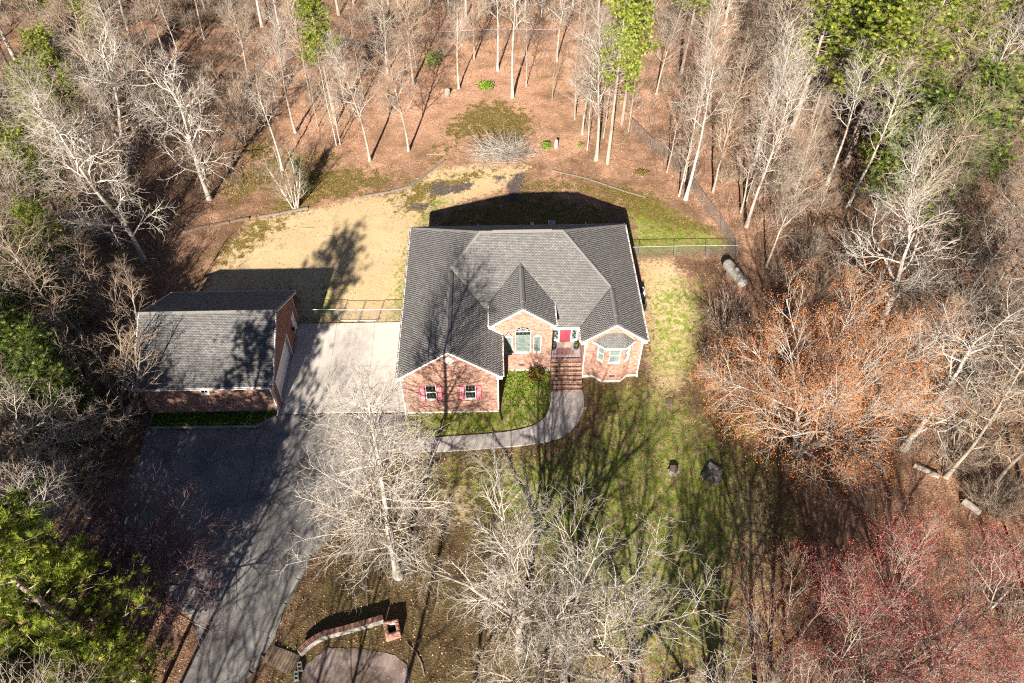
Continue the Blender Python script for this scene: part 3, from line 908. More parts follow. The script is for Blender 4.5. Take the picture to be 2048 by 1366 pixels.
def gutter(parent, p, q, out, mat='gutter_white'):
    p, q, o = Vector(p), Vector(q), Vector(out)
    z = Vector((0, 0, 1))
    m = MB()
    m.beam(p + o * 0.065 - z * 0.115, q + o * 0.065 - z * 0.115, 0.13, 0.012)
    m.beam(p + o * 0.125 - z * 0.055, q + o * 0.125 - z * 0.055, 0.014, 0.108)
    m.beam(p + o * 0.004 - z * 0.055, q + o * 0.004 - z * 0.055, 0.01, 0.105)
    g = m.build('gutter', mat, parent)
    # wet leaves lying in the trough
    lf = MB()
    d = (q - p)
    for i in range(int(d.length * 7)):
        c = p + d * rnd.random() + o * rnd.uniform(0.03, 0.10) - z * 0.09
        a, s = rnd.uniform(0, 6.28), rnd.uniform(0.03, 0.06)
        x, y = Vector((math.cos(a), math.sin(a), rnd.uniform(-.3, .3))) * s, Vector((-math.sin(a), math.cos(a), rnd.uniform(-.3, .3))) * s
        lf.add([c - x - y, c + x - y, c + x + y, c - x + y], [(0, 1, 2, 3)])
    lf.build('leaves', 'litter_leaf', g, kind='stuff')
    return g
gutter(house, (0, 0.05, EV), (0, YB, EV), (-1, 0, 0))
gutter(house, (XR, YR + 0.05, EV), (XR, YB, EV), (1, 0, 0))
gutter(house, (WG, 0.05, EV), (WG, 4.2, EV), (1, 0, 0))
gutter(house, (WG + 0.15, YE, EV), (XR - WR + 0.1, YE, EV), (0, -1, 0))
gutter(house, (XR - WR, YR + 0.05, EV), (XR - WR, YE, EV), (-1, 0, 0))
gutter(house, (CL, CY + 0.04, CZ), (CL, YK, CZ), (-1, 0, 0))
gutter(house, (CR2, CY + 0.04, CZ), (CR2, YK, CZ), (1, 0, 0))
gutter(house, (0, YB, EV), (XR, YB, EV), (0, 1, 0))
def spout(parent, x, y, z, zb_=0.15, sx=0.09):
    m = MB()
    m.box(x - sx / 2, x + sx / 2, y - 0.035, y + 0.035, zb_, z)
    m.beam((x, y, zb_ + 0.02), (x, y - 0.28, zb_ - 0.06), sx, 0.07)
    return m.build('downspout', 'white_metal', parent)
spout(house, 7.56, 0.09, EV - 0.3, 0.7)
MB().tube([(7.56, 0.06, 0.72), (7.6, 0.0, 0.2), (7.68, -0.2, 0.08), (7.85, -0.75, 0.05)], 0.05, 8).build('drain_hose', 'black_pipe', house)
spout(house, 14.48, 3.44, EV - 0.3, 0.3)
spout(house, 18.98, 3.44, EV - 0.3, 0.3)
spout(house, 0.24, 0.09, EV - 0.3, 0.2)

# walls
def top_poly(x0, x1, xm, zE, xe, zp, zbot=-0.45, d=0.2):
    return [(x0, zbot), (x1, zbot), (x1, zE + PT * (x0 - xe) - d), (xm, zp - d), (x0, zE + PT * (x0 - xe) - d)]
g_out = top_poly(0.3, 7.6, WG / 2, EV, 0, zl(WG / 2))
FY = (0, -1, 0)
G1, G2 = (2.0, 2.82, 1.6, 3.28), (5.02, 5.84, 1.6, 3.28)
wall(house, (0, 0.15, 0), (1, 0, 0), [g_out, rect(*G1), rect(*G2)], FY, seed=31)
wall(house, (7.6, 0.35, 0), (0, 1, 0), [rect(0, 3.75, -0.45, 4.5)], (1, 0, 0), seed=32)
c_out = [(7.4, -0.45), (11.92, -0.45), (11.92, CZ + PT * (CR2 - 11.92) - 0.2), (CX, CP - 0.2), (7.05, CZ + PT * (7.05 - CL) - 0.2), (7.05, 4.2), (7.4, 4.2)]
WA = (8.98, 10.22, 2.18, 4.68, 5.26)
WB = (10.45, 11.06, 2.18, 4.10, 4.56)
WC = (8.14, 8.76, 2.18, 4.10, 4.56)
wall(house, (0, 4.3, 0), (1, 0, 0), [c_out, arch(*WA), arch(*WB), arch(*WC)], FY, seed=33)
wall(house, (11.92, 4.5, 0), (0, 1, 0), [rect(0, 1.85, -0.45, 5.5)], (1, 0, 0), seed=34)
wall(house, (7.05, 6.4, 0), (0, -1, 0), [rect(0, 1.9, 4.6, 5.55)], (-1, 0, 0), seed=35)
wall(house, (0, 6.35, 0), (1, 0, 0), [[(11.92, 0.6), (14.42, 0.6), (14.42, 4.5), (11.92, 4.5)], rect(12.22, 14.24, 1.2, 3.62)], FY, seed=36)
wall(house, (14.42, 6.35, 0), (0, -1, 0), [rect(0, 2.65, -0.45, 4.5)], (-1, 0, 0), seed=37)
r_out = [(14.42, -0.45), (19.05, -0.45), (19.05, EV + PT * (XR - 19.05) - 0.2), (XR - WR / 2, M_[2] - 0.2), (14.42, EV + PT * (14.42 - XR + WR) - 0.2)]
wall(house, (0, 3.5, 0), (1, 0, 0), [r_out], FY, seed=38)
wall(house, (19.05, 3.7, 0), (0, 1, 0), [rect(0, 13.3, -0.3, 4.55)], (1, 0, 0), seed=39)
wall(house, (19.05, 17.2, 0), (-1, 0, 0), [rect(0, 18.75, 0.2, 4.55)], (0, 1, 0), seed=40)
wall(house, (0.3, 17.0, 0), (0, -1, 0), [rect(0, 16.65, -0.3, 4.6)], (-1, 0, 0), seed=41)
bayp = [(15.39, 3.5), (16.06, 2.93), (17.56, 2.93), (18.18, 3.5)]
for i in range(3):
    a, b = Vector((*bayp[i], 0)), Vector((*bayp[i + 1], 0))
    u = (b - a).normalized()
    nn = Vector((u.y, -u.x, 0))
    L = (b - a).length
    w_ = (0.3, L - 0.3) if i == 1 else (0.14, L - 0.14)
    wall(house, a, u, [rect(0, L, -0.45, 4.18), rect(w_[0], w_[1], 2.3, 4.0)], nn, seed=50 + i, thick=0.12)
    window(house, a, u, nn, w_[0], w_[1], 2.3, 4.0, 3 if i == 1 else 2, 4, True, 'blind', bar=0.009, bar_mat='bar_grey')
# pale strip of foundation under the brick
fd = MB()
fd.box(0.27, 7.63, 0.125, 0.2, -0.4, 0.06)
fd.build('foundation', 'foundation', house)
MB().box(7.66, 11.9, 4.275, 4.4, -0.4, 0.1).build('foundation', 'foundation', house)
MB().prism([(14.4, 3.472), (15.38, 3.472), (16.05, 2.9), (17.57, 2.9), (18.2, 3.472), (19.08, 3.472), (19.08, 3.6), (14.4, 3.6)], -0.4, 0.16).build('foundation', 'foundation', house)

for g in (G1, G2):
    window(house, (0, 0.15, 0), (1, 0, 0), FY, *g, 3, 4, True, fr=0.045, bar=0.006, bar_mat='bar_grey')
    for s in (-1, 1):
        c = g[0] - 0.24 if s < 0 else g[1] + 0.24
        w_, b0, b1 = 0.2, 1.52, 3.3
        y0 = 0.105
        m = MB()
        m.box(c - w_, c - w_ + 0.045, y0 - 0.03, 0.134, b0, b1)
        m.box(c + w_ - 0.045, c + w_, y0 - 0.03, 0.134, b0, b1)
        for z0, z1 in ((b0, b0 + 0.06), (b0 + 0.74, b0 + 0.80), (b1 - 0.06, b1)):
            m.box(c - w_ + 0.045, c + w_ - 0.045, y0 - 0.028, 0.134, z0, z1)
        sh = m.build('shutter', 'shutter_red', house)
        for z0, z1 in ((b0 + 0.06, b0 + 0.74), (b0 + 0.80, b1 - 0.06)):
            lv = MB()
            n_ = int((z1 - z0) / 0.045)
            for k in range(n_):
                zz = z0 + (z1 - z0) * k / n_
                lv.add([(c - w_ + 0.045, 0.095, zz), (c + w_ - 0.045, 0.095, zz), (c + w_ - 0.045, 0.12, zz + 0.044), (c - w_ + 0.045, 0.12, zz + 0.044)], [(0, 1, 2, 3)])
            lv.build('louvres', 'shutter_panel', sh, kind='stuff')
window(house, (0, 4.3, 0), (1, 0, 0), FY, WA[0], WA[1], WA[2], WA[3], 4, 6, False, 'blind', head=WA[4], blind_to=4.2, fr=0.035, bar=0.009, bar_mat='bar_grey')
window(house, (0, 4.3, 0), (1, 0, 0), FY, WB[0], WB[1], WB[2], WB[3], 2, 5, False, 'blind', head=WB[4], fr=0.035, bar=0.009, bar_mat='bar_grey')
window(house, (0, 4.3, 0), (1, 0, 0), FY, WC[0], WC[1], WC[2], WC[3], 2, 5, False, 'blind', head=WC[4], fr=0.035, bar=0.009, bar_mat='bar_grey')
MB().box(7.7, 11.2, 4.2, 4.285, 2.06, 2.135).build('window_sill', 'brick_brown', house)
for g in (G1, G2):
    MB().box(g[0] - 0.08, g[1] + 0.08, 0.06, 0.135, g[2] - 0.12, g[2] - 0.045).build('window_sill', 'brick_brown', house)
# round gable vent with slats
gv = MB()
gv.add([(3.97 + 0.36 * math.cos(t), y, 6.3 + 0.32 * math.sin(t)) for y in (0.09, 0.139) for t in [2 * math.pi * k / 28 for k in range(28)]],
       [tuple(range(28))] + [(k, k + 28, (k + 1) % 28 + 28, (k + 1) % 28) for k in range(28)])
gvo = gv.build('gable_vent', 'white_trim', house)
sl = MB()
for k in range(7):
    zz = 6.3 - 0.21 + k * 0.07
    hw = 0.28 * math.sqrt(max(0.05, 1 - ((zz - 6.3) / 0.27) ** 2))
    sl.box(3.97 - hw, 3.97 + hw, 0.06, 0.088, zz - 0.018, zz + 0.022)
sl.build('vent_slats', 'white_trim', gvo, kind='stuff')
rb = MB()
for k in range(26):
    t = 2 * math.pi * k / 26
    c = Vector((3.97 + 0.46 * math.cos(t), 0.13, 6.3 + 0.42 * math.sin(t)))
    rb.beam(c - Vector((math.cos(t), 0, math.sin(t))) * 0.07, c + Vector((math.cos(t), 0, math.sin(t))) * 0.07, 0.05, 0.075, (0, 1, 0))
rb.build('brick_ring', 'brick_tan', house, kind='stuff')
for x, y, w_ in ((9.5, 4.27, 0.22), (16.85, 2.9, 0.22)):
    v_ = MB().box(x - w_, x + w_, y - 0.01, y + 0.02, 0.62, 0.8)
    v_.build('foundation_vent', 'vent_dark', house)
# soffit over the porch and front door with side lights
MB().box(11.93, 14.4, 4.92, 6.34, 4.30, 4.34).build('soffit', 'white_trim', house)
MB().box(7.95, 14.2, YE + 0.002, YE + 0.05, EV - 0.2, EV - 0.03).build('fascia', 'white_trim', house)
de = MB()
for x0, x1 in ((12.22, 12.30), (12.66, 12.74), (13.67, 13.75), (14.16, 14.24)):
    de.box(x0, x1, 6.30, 6.46, 1.2, 3.62)
de.box(12.22, 14.24, 6.295, 6.46, 3.34, 3.62)
for x0, x1 in ((12.30, 12.66), (13.75, 14.16)):
    de.box(x0, x1, 6.31, 6.45, 1.2, 1.46)
    de.box(x0, x1, 6.31, 6.45, 3.1, 3.34)
door_fr = de.build('door_surround', 'white_trim', house)
for x0, x1 in ((12.30, 12.66), (13.75, 14.16)):
    MB().add([(x0, 6.40, 1.46), (x1, 6.40, 1.46), (x1, 6.40, 3.1), (x0, 6.40, 3.1)], [(0, 1, 2, 3)]).build('pane', 'glass', door_fr)
    MB().box(x0, x1, 6.44, 6.46, 1.46, 3.1).build('curtain', 'blind', door_fr)
    tr = MB()
    xc = (x0 + x1) / 2
    for k in range(18):
        z0, z1 = 1.5 + k * 0.088, 1.5 + (k + 1) * 0.088
        tr.beam((xc + 0.10 * math.sin(k * 0.9), 6.385, z0), (xc + 0.10 * math.sin((k + 1) * 0.9), 6.385, z1), 0.035, 0.035, (0, 1, 0))
        if k % 3 == 0:
            tr.beam((xc, 6.385, z0), (xc + 0.13 * (-1) ** k, 6.385, z0 + 0.12), 0.05, 0.05, (0, 1, 0))
    tr.build('tracery', 'black_iron', door_fr)
dr = MB().box(12.745, 13.665, 6.36, 6.42, 1.22, 3.335)
door = dr.build('front_door', 'door_red', house, bevel=0.004)
pn = MB()
for x0, x1 in ((12.85, 13.15), (13.26, 13.56)):
    for z0, z1 in ((1.38, 1.98), (2.1, 2.78), (2.9, 3.2)):
        pn.box(x0, x1, 6.35, 6.365, z0, z1)
pn.build('raised_panels', 'door_red', door, kind='stuff')
MB().lathe([(0.0, -0.03), (0.035, -0.02), (0.035, 0.02), (0.0, 0.03)], 10, (12.83, 6.31, 2.2)).build('handle', 'brass', door, smooth=True)

# porch floor of square tiles, brick steps
pz = 1.165
porch = MB().box(11.94, 14.40, 4.42, 6.34, 0.1, pz).build('porch', 'mortar', house)
tg = MB().box(-0.117, 0.117, -0.117, 0.117, 0, 0.03).mesh('tile', 'tile_grey', bevel=0.004)
trd = MB().box(-0.117, 0.117, -0.117, 0.117, 0, 0.03).mesh('tile_reddish', 'tile_red', bevel=0.004)
for i in range(10):
    for j in range(7):
        red = (2 <= i <= 7 and 1 <= j <= 3 and not (i == 7 and j == 3)) or (1 <= i <= 8 and j == 1 and i % 3 == 1)
        link('tile', trd if red else tg, porch, (11.94 + 0.13 + i * 0.245, 4.42 + 0.32 + j * 0.245, pz + 0.001 + rnd.uniform(0, 0.003)))
link('bricks', tile_mesh('bricks', (11.94, 4.42, pz), (1, 0, 0), (0, 1, 0), (0, 0, 1), [rect(0, 2.46, 0.0, 0.195)], 0.195, 0.075, 0.012, 0.03, 'brick_dark', seed=61), porch, kind='stuff')
for k in range(7):
    z = 0.149 * (k + 1)
    y0 = 1.97 + 0.35 * k
    y1 = y0 + 0.35
    s = MB().box(11.94, 14.40, y0, y1 + 0.01, -0.1, z - 0.03).build('step', 'mortar', house)
    link('bricks', tile_mesh('bricks', (11.94, y0, z - 0.03), (1, 0, 0), (0, 1, 0), (0, 0, 1), [rect(0, 2.46, 0.0, 0.2)], 0.2, 0.078, 0.012, 0.03, 'brick_dark', bond=0, seed=70 + k), s, kind='stuff')
    link('bricks', tile_mesh('bricks', (11.94, y0 + 0.2, z - 0.03), (1, 0, 0), (0, 1, 0), (0, 0, 1), [rect(0, 2.46, 0.0, 0.145)], 0.1, 0.2, 0.012, 0.03, 'brick_tan', seed=170 + k), s, kind='stuff')
    link('bricks', tile_mesh('bricks', (11.94, y0, 0), (1, 0, 0), (0, 0, 1), (0, -1, 0), [rect(0, 2.46, z - 0.149, z - 0.03)], 0.0745, 0.2, 0.012, 0.012, 'brick', seed=80 + k), s, kind='stuff')
link('bricks', tile_mesh('bricks', (11.94, 4.42, 0), (1, 0, 0), (0, 0, 1), (0, -1, 0), [rect(0, 2.46, 1.0, 1.195)], 0.19, 0.078, 0.016, 0.02, 'brick_dark', bond=0, seed=90), porch, kind='stuff')
MB().box(12.72, 13.66, 5.72, 6.28, 1.2, 1.222).build('doormat', 'doormat', None, bevel=0.006, label='pale doormat lying in front of the red door', cat='doormat')

def leaf_blob(center, rx, ry, rz, n, size, seed, flat=0.0):
    """many small leaf faces through an ellipsoid"""
    rg = np.random.default_rng(seed)
    d = rg.normal(size=(n, 3))
    d /= np.linalg.norm(d, axis=1)[:, None]
    r = rg.uniform(0.25, 1.0, n) ** 0.5
    lump = 0.75 + 0.35 * np.sin(d[:, 0] * 5 + seed) * np.sin(d[:, 1] * 4 + 2 * seed) + 0.2 * np.sin(d[:, 2] * 7)
    c = np.array(center) + d * (r * lump)[:, None] * np.array([rx, ry, rz])
    return leaf_faces(c, size, rg)

def leaf_faces(c, size, rg, droop=0.5):
    n = len(c)
    a = rg.normal(size=(n, 3)); a /= np.linalg.norm(a, axis=1)[:, None]
    b = np.cross(a, rg.normal(size=(n, 3))); b /= np.linalg.norm(b, axis=1)[:, None]
    s = size * rg.uniform(0.6, 1.3, n)[:, None]
    V = np.stack([c - a * s, c + b * s * 0.45, c + a * s, c - b * s * 0.45], 1).reshape(-1, 3)
    F = np.arange(4 * n).reshape(n, 4)
    return V, F

for x, lab in ((12.2, 'round black planter left of the red front door'), (14.1, 'round black planter right of the red front door')):
    p = MB().lathe([(0.12, 0), (0.2, 0.05), (0.245, 0.22), (0.235, 0.34), (0.25, 0.36), (0.22, 0.36), (0.2, 0.3)], 18).build('planter', 'pot_black', None, smooth=True, loc=(x, 5.55, 1.2), label=lab, cat='planter', group='planters on the porch')
    MB().lathe([(0.20, 0.29), (0.05, 0.31)], 14).build('soil', 'potting_soil', p)
    V, F = leaf_blob((0, 0, 0.42), 0.17, 0.17, 0.12, 160, 0.06, int(x * 10))
    link('plant', np_mesh('plant', V, [F], 'leaf_green'), p)

# ------------------------------------------------------------------ the workshop
shop = empty('brick_workshop', (0, 0, 0), 'brick outbuilding with gabled shingle roof beside the concrete pad', 'outbuilding')
SX0, SX1, SY0, SY1 = -19.75, -9.69, 0.45, 10.1
SE, SRZ, SYM, SYF, SYB_ = 3.45, 6.45, 5.45, 0.28, 10.62
RX0, RX1 = -20.02, -9.44
roof_plane(shop, [(RX0, SYF, SE), (RX1, SYF, SE), (RX1, SYM, SRZ), (RX0, SYM, SRZ)], 'shingle_shop', seed=101, rowh=0.13, tw=0.26)
roof_plane(shop, [(RX1, SYB_, SE), (RX0, SYB_, SE), (RX0, SYM, SRZ), (RX1, SYM, SRZ)], 'shingle_shop', seed=102, rowh=0.13, tw=0.26)
cap_strip(shop, (RX0, SYM, SRZ), (RX1, SYM, SRZ), drop=0.58, name='ridge_cap')
spt = (SRZ - SE) / (SYM - SYF)
def sz(y): return SE + spt * (y - SYF) if y < SYM else SRZ - (SRZ - SE) / (SYB_ - SYM) * (y - SYM)
wall(shop, (SX0, SY0, 0), (1, 0, 0), [rect(0, SX1 - SX0, -0.4, 3.4), rect(4.55, 5.25, 2.45, 3.1)], FY, mat='brick', seed=111)
window(shop, (SX0, SY0, 0), (1, 0, 0), FY, 4.55, 5.25, 2.45, 3.1, 2, 1, False, fr=0.10)
L = SY1 - SY0
gable = [(0.2, -0.3), (L - 0.2, 0.0), (L - 0.2, sz(SY1 - 0.2) - 0.18), (SYM - SY0, SRZ - 0.18), (0.2, sz(SY0 + 0.2) - 0.18)]
GD = (1.05, 5.95, 0.02, 2.55)
WD = (7.95, 8.75, 0.32, 2.45)
wall(shop, (SX1, SY0, 0), (0, 1, 0), [gable, rect(*GD), rect(*WD)], (1, 0, 0), mat='brick_brown', seed=112, thick=0.25)
wall(shop, (SX0, SY1, 0), (0, -1, 0), [[(L - p[0], p[1]) for p in gable[::-1]]], (-1, 0, 0), mat='brick_brown', seed=113)
wall(shop, (SX1, SY1, 0), (-1, 0, 0), [rect(0, SX1 - SX0, 0.1, 3.6)], (0, 1, 0), mat='brick_brown', seed=114)
gd = MB().box(SX1 - 0.30, SX1 - 0.26, SY0 + 0.95, SY0 + 6.05, 0, 2.62).build('garage_door', 'white_metal', shop)
for k in range(4):
    z0 = 0.03 + k * 0.645
    MB().box(SX1 - 0.262, SX1 - 0.235, SY0 + GD[0] + 0.01, SY0 + GD[1] - 0.01, z0, z0 + 0.625).build('panel', 'white_metal', gd, bevel=0.008)
m = MB()
m.box(SX1 - 0.2, SX1 + 0.025, SY0 + GD[0] - 0.09, SY0 + GD[0] + 0.0, 0.0, 2.64)
m.box(SX1 - 0.2, SX1 + 0.025, SY0 + GD[1] - 0.0, SY0 + GD[1] + 0.09, 0.1, 2.64)
m.box(SX1 - 0.2, SX1 + 0.028, SY0 + GD[0], SY0 + GD[1], 2.55, 2.64)
m.build('door_frame', 'white_trim', shop)
wd = MB().box(SX1 - 0.16, SX1 - 0.1, SY0 + WD[0] + 0.05, SY0 + WD[1] - 0.05, WD[2] + 0.02, WD[3] - 0.05).build('side_door', 'white_metal', shop)
MB().lathe([(0, -0.03), (0.03, -0.02), (0.03, 0.02), (0, 0.03)], 8, (SX1 - 0.06, SY0 + WD[0] + 0.14, 1.35)).build('handle', 'brass', wd)
m = MB()
m.box(SX1 - 0.18, SX1 + 0.02, SY0 + WD[0], SY0 + WD[0] + 0.06, WD[2], WD[3])
m.box(SX1 - 0.18, SX1 + 0.02, SY0 + WD[1] - 0.06, SY0 + WD[1], WD[2], WD[3])
m.box(SX1 - 0.18, SX1 + 0.023, SY0 + WD[0] + 0.06, SY0 + WD[1] - 0.06, WD[3] - 0.06, WD[3])
m.build('door_frame', 'white_trim', shop)
m = MB()
m.box(SX1 + 0.01, SX1 + 0.14, SY0 + 7.35, SY0 + 7.55, 1.75, 1.82)
m.box(SX1 + 0.06, SX1 + 0.24, SY0 + 7.36, SY0 + 7.54, 1.5, 1.76)
m.box(SX1 + 0.04, SX1 + 0.26, SY0 + 7.34, SY0 + 7.56, 1.76, 1.80)
m.build('wall_lantern', 'black_iron', shop)
for x in (RX0 + 0.03, RX1 - 0.03):
    for y0, z0, y1, z1 in ((SYF, SE, SYM, SRZ), (SYB_, SE, SYM, SRZ)):
        MB().beam((x, y0, z0 - 0.11), (x, y1, z1 - 0.11), 0.05, 0.2).build('rake_board', 'white_trim', shop)
MB().box(RX0, RX1, SYF + 0.004, SYF + 0.04, SE - 0.2, SE - 0.02).build('fascia', 'white_trim', shop)
MB().box(RX0, RX1, SYB_ - 0.04, SYB_ - 0.004, SE - 0.2, SE - 0.02).build('fascia', 'white_trim', shop)
gutter(shop, (RX0, SYF, SE), (RX1, SYF, SE), (0, -1, 0))
gutter(shop, (RX0, SYB_, SE), (RX1, SYB_, SE), (0, 1, 0))
m = MB()
m.beam((-9.8, 0.22, SE - 0.12), (-9.78, 0.38, SE - 0.5), 0.1, 0.08)
m.beam((-9.78, 0.40, SE - 0.45), (-9.78, 0.40, 0.25), 0.1, 0.08)
m.beam((-9.78, 0.40, 0.3), (-9.86, 0.05, 0.12), 0.1, 0.08)
m.build('downspout', 'white_metal', shop)

# raised bed in front of the workshop with concrete edging
for k in range(len(BED) - 2):
    a, b = BED[k], BED[k + 1]
    MB().beam((*a, 0.06), (*b, 0.06 + 0.002 * k), 0.17, 0.26).build('bed_kerb', 'concrete_old', None, bevel=0.015, label=['short side kerb closing the green bed by the woods', 'long pale kerb along the front of the workshop bed', 'slanting kerb at the bed corner by the downspout'][k], cat='kerb', group='kerbs round the workshop bed')
MB().prism([(-19.5, 0.42), (-19.5, -0.76), (-11.3, -0.86), (-10.0, 0.05), (-9.95, 0.42)], -0.1, 0.08).build('bed_soil', 'potting_soil', None, kind='structure')

# driveway kerbs
KERB = [[-3.44,-8.05],[-4.1,-9.34],[-5.45,-11.84],[-6.61,-15.16],[-7.21,-17.32]]
kb = empty('driveway_kerb', (KERB[0][0], KERB[0][1], 0), 'long thin concrete kerb along the right edge of the asphalt drive', 'kerb')
for k in range(4):
    a, b = Vector((*KERB[k], 0.03)), Vector((*KERB[k + 1], 0.03))
    n_ = max(1, int((b - a).length / 1.3))
    for j in range(n_):
        s, e = a.lerp(b, j / n_ + 0.012), a.lerp(b, (j + 1) / n_ - 0.012)
        dz = rnd.uniform(-0.02, 0.03)
        o = MB().beam(s + Vector((0, 0, dz)) - kb.location, e + Vector((rnd.uniform(-.03, .03), 0, dz + rnd.uniform(-.01, .01))) - kb.location, 0.2, 0.2).build('kerb_stone', 'concrete_old', kb, bevel=0.02)
kb = empty('driveway_kerb', (-7.46, -18.46, 0), 'broken kerb stones by the drive below the plank bridge', 'kerb')
for (a, b) in (((0, 0), (-0.5, -0.9)), ((-0.55, -1.0), (-1.15, -1.9)), ((-1.25, -2.05), (-1.9, -3.2))):
    MB().beam((*a, 0.03), (*b, 0.04), 0.26, 0.2).build('kerb_stone', 'concrete_old', kb, bevel=0.02)

# ------------------------------------------------------------------ yard things
# curved retaining wall, brick pit, plank bridge, old slab
RET = [(-5.06,-18.53),(-4.8,-18.2),(-4.53,-17.93),(-4.15,-17.66),(-3.72,-17.45),(-3.1,-17.3),(-2.49,-17.16),(-1.8,-16.98),(-1.1,-16.79),(-0.07,-16.49)]
rw = empty('retaining_wall', (-5.06, -18.53, 0), 'low curved block wall with brick cap beside the pinkish slab', 'wall')
def rel(p, o): return (p[0] - o[0], p[1] - o[1])
for k in range(len(RET) - 1):
    a, b = rel(RET[k], RET[0]), rel(RET[k + 1], RET[0])
    L = math.hypot(b[0] - a[0], b[1] - a[1])
    n_ = max(1, round(L / 0.42))
    for c in range(3):
        for j in range(n_):
            t0, t1 = (j + 0.01) / n_, (j + 0.99) / n_
            p = [a[i] + (b[i] - a[i]) * t0 for i in (0, 1)]
            q = [a[i] + (b[i] - a[i]) * t1 for i in (0, 1)]
            MB().beam((*p, 0.08 + c * 0.21), (*q, 0.08 + c * 0.21), 0.24, 0.2).build('block', 'concrete_old', rw)
    cap = MB()
    nb = int(L / 0.085)
    for j in range(nb):
        t = (j + 0.5) / nb
        px, py = a[0] + (b[0] - a[0]) * t, a[1] + (b[1] - a[1]) * t
        d = Vector((b[0] - a[0], b[1] - a[1], 0)).normalized()
        nn = Vector((-d.y, d.x, 0))
        c = Vector((px, py, 0.655)) + nn * 0.02
        cap.beam(c - nn * 0.17, c + nn * 0.17, 0.074, 0.07 + rnd.uniform(-.008, .008))
    cap.build('cap_bricks', 'brick_dark', rw, kind='stuff')
PIT = [(-0.02,-16.78),(0.9,-16.64),(1.12,-17.54),(0.23,-17.8)]
pit = empty('brick_pit', (0.55, -17.2, 0), 'small square brick pit open at the top beside the curved wall', 'brick pit')
pc = [Vector((p[0] - 0.55, p[1] + 17.2, 0)) for p in PIT]
for k in range(4):
    a, b = pc[k], pc[(k + 1) % 4]
    d = (b - a).normalized()
    nn = Vector((-d.y, d.x, 0))
    if nn.dot((a + b) / 2) < 0:
        nn = -nn
    s = MB().beam(a - nn * 0.11 + d * 0.22 + Vector((0, 0, 0.3)), b - nn * 0.11 + Vector((0, 0, 0.3)), 0.2, 0.8).build('wall', 'mortar', pit)
    L = (b - a).length
    link('bricks', tile_mesh('bricks', a - Vector((0, 0, 0.0)), d, (0, 0, 1), nn, [rect(0.0, L, -0.1, 0.70)], 0.0762, 0.213, 0.011, 0.012, 'brick', seed=200 + k), s, kind='stuff')
    link('bricks', tile_mesh('bricks', a + Vector((0, 0, 0.70)) - nn * 0.22, d, nn, (0, 0, 1), [rect(0.0, L - 0.22, 0.0, 0.24)], 0.24, 0.08, 0.011, 0.05, 'brick', seed=210 + k, bond=0), s, kind='stuff')
MB().prism([(0.75 * p.x, 0.75 * p.y) for p in pc], 0.0, 0.05).build('pit_floor', 'potting_soil', pit)
SLAB = [[-4.67,-19.08],[-3.48,-18.08],[-2.07,-18.12],[-0.64,-18.28],[0.8,-18.68],[1.61,-19.25],[2.08,-21.87],[2.3,-26],[-5.5,-26],[-5.07,-21.68],[-4.87,-20.14]]
sheet('old_slab', rough(SLAB, 0.25, 0.05, 9), 'slab_pink', -0.1, 0.035)
br = empty('plank_bridge', (-6.2, -18.75, 0.1), 'dark plank footbridge between the drive and the pinkish slab', 'footbridge')
bp = [Vector((p[0] + 6.2, p[1] + 18.75, 0)) for p in [[-6.86,-17.86],[-5.13,-18.53],[-5.55,-19.71],[-7.29,-18.86]]]
for k in range(9):
    t0, t1 = k / 9 + 0.008, (k + 1) / 9 - 0.008
    a = bp[0].lerp(bp[1], (t0 + t1) / 2)
    b = bp[3].lerp(bp[2], (t0 + t1) / 2)
    MB().beam(a + Vector((0, 0, rnd.uniform(0, .02))), b + Vector((0, 0, rnd.uniform(0, .02))), 0.175, 0.05).build('plank', 'deck_plank', br)
for s in (bp[0] + (bp[3] - bp[0]) * .08, ), :
    pass
for t in (0.12, 0.88):
    MB().beam(bp[0].lerp(bp[3], t) - Vector((0, 0, .08)), bp[1].lerp(bp[2], t) - Vector((0, 0, .08)), 0.1, 0.1).build('joist', 'timber_dark', br)
for (x, y, r_, lab) in ((-4.98, -19.25, 0.3, 'loose grey concrete block at the slab edge, nearer the curved wall'), (-5.1, -19.8, 0.2, 'loose grey concrete block at the slab edge, farther from the curved wall')):
    m = MB()
    m.box(-0.1, 0.1, -0.2, 0.2, 0, 0.06)
    m.box(-0.1, 0.1, -0.2, -0.16, 0.06, 0.19); m.box(-0.1, 0.1, 0.16, 0.2, 0.06, 0.19); m.box(-0.1, 0.1, -0.02, 0.02, 0.06, 0.19)
    m.box(-0.1, -0.07, -0.16, 0.16, 0.06, 0.188); m.box(0.07, 0.1, -0.16, 0.16, 0.06, 0.188)
    o = m.build('concrete_block', 'block_grey', None, loc=(x, y, 0.05), label=lab, cat='block', group='loose concrete blocks')
    o.rotation_euler = (0, 0, r_)
    o.scale = (1.35, 1.35, 1.35)
MB().tube([(1.5, -17.9, 0.02), (2.1, -18.5, 0.06), (2.5, -19.2, 0.06), (2.7, -19.9, 0.03)], 0.05, 6).build('edging_strip', 'timber', None, label='thin curved orange-brown edging strip right of the brick pit', cat='edging')

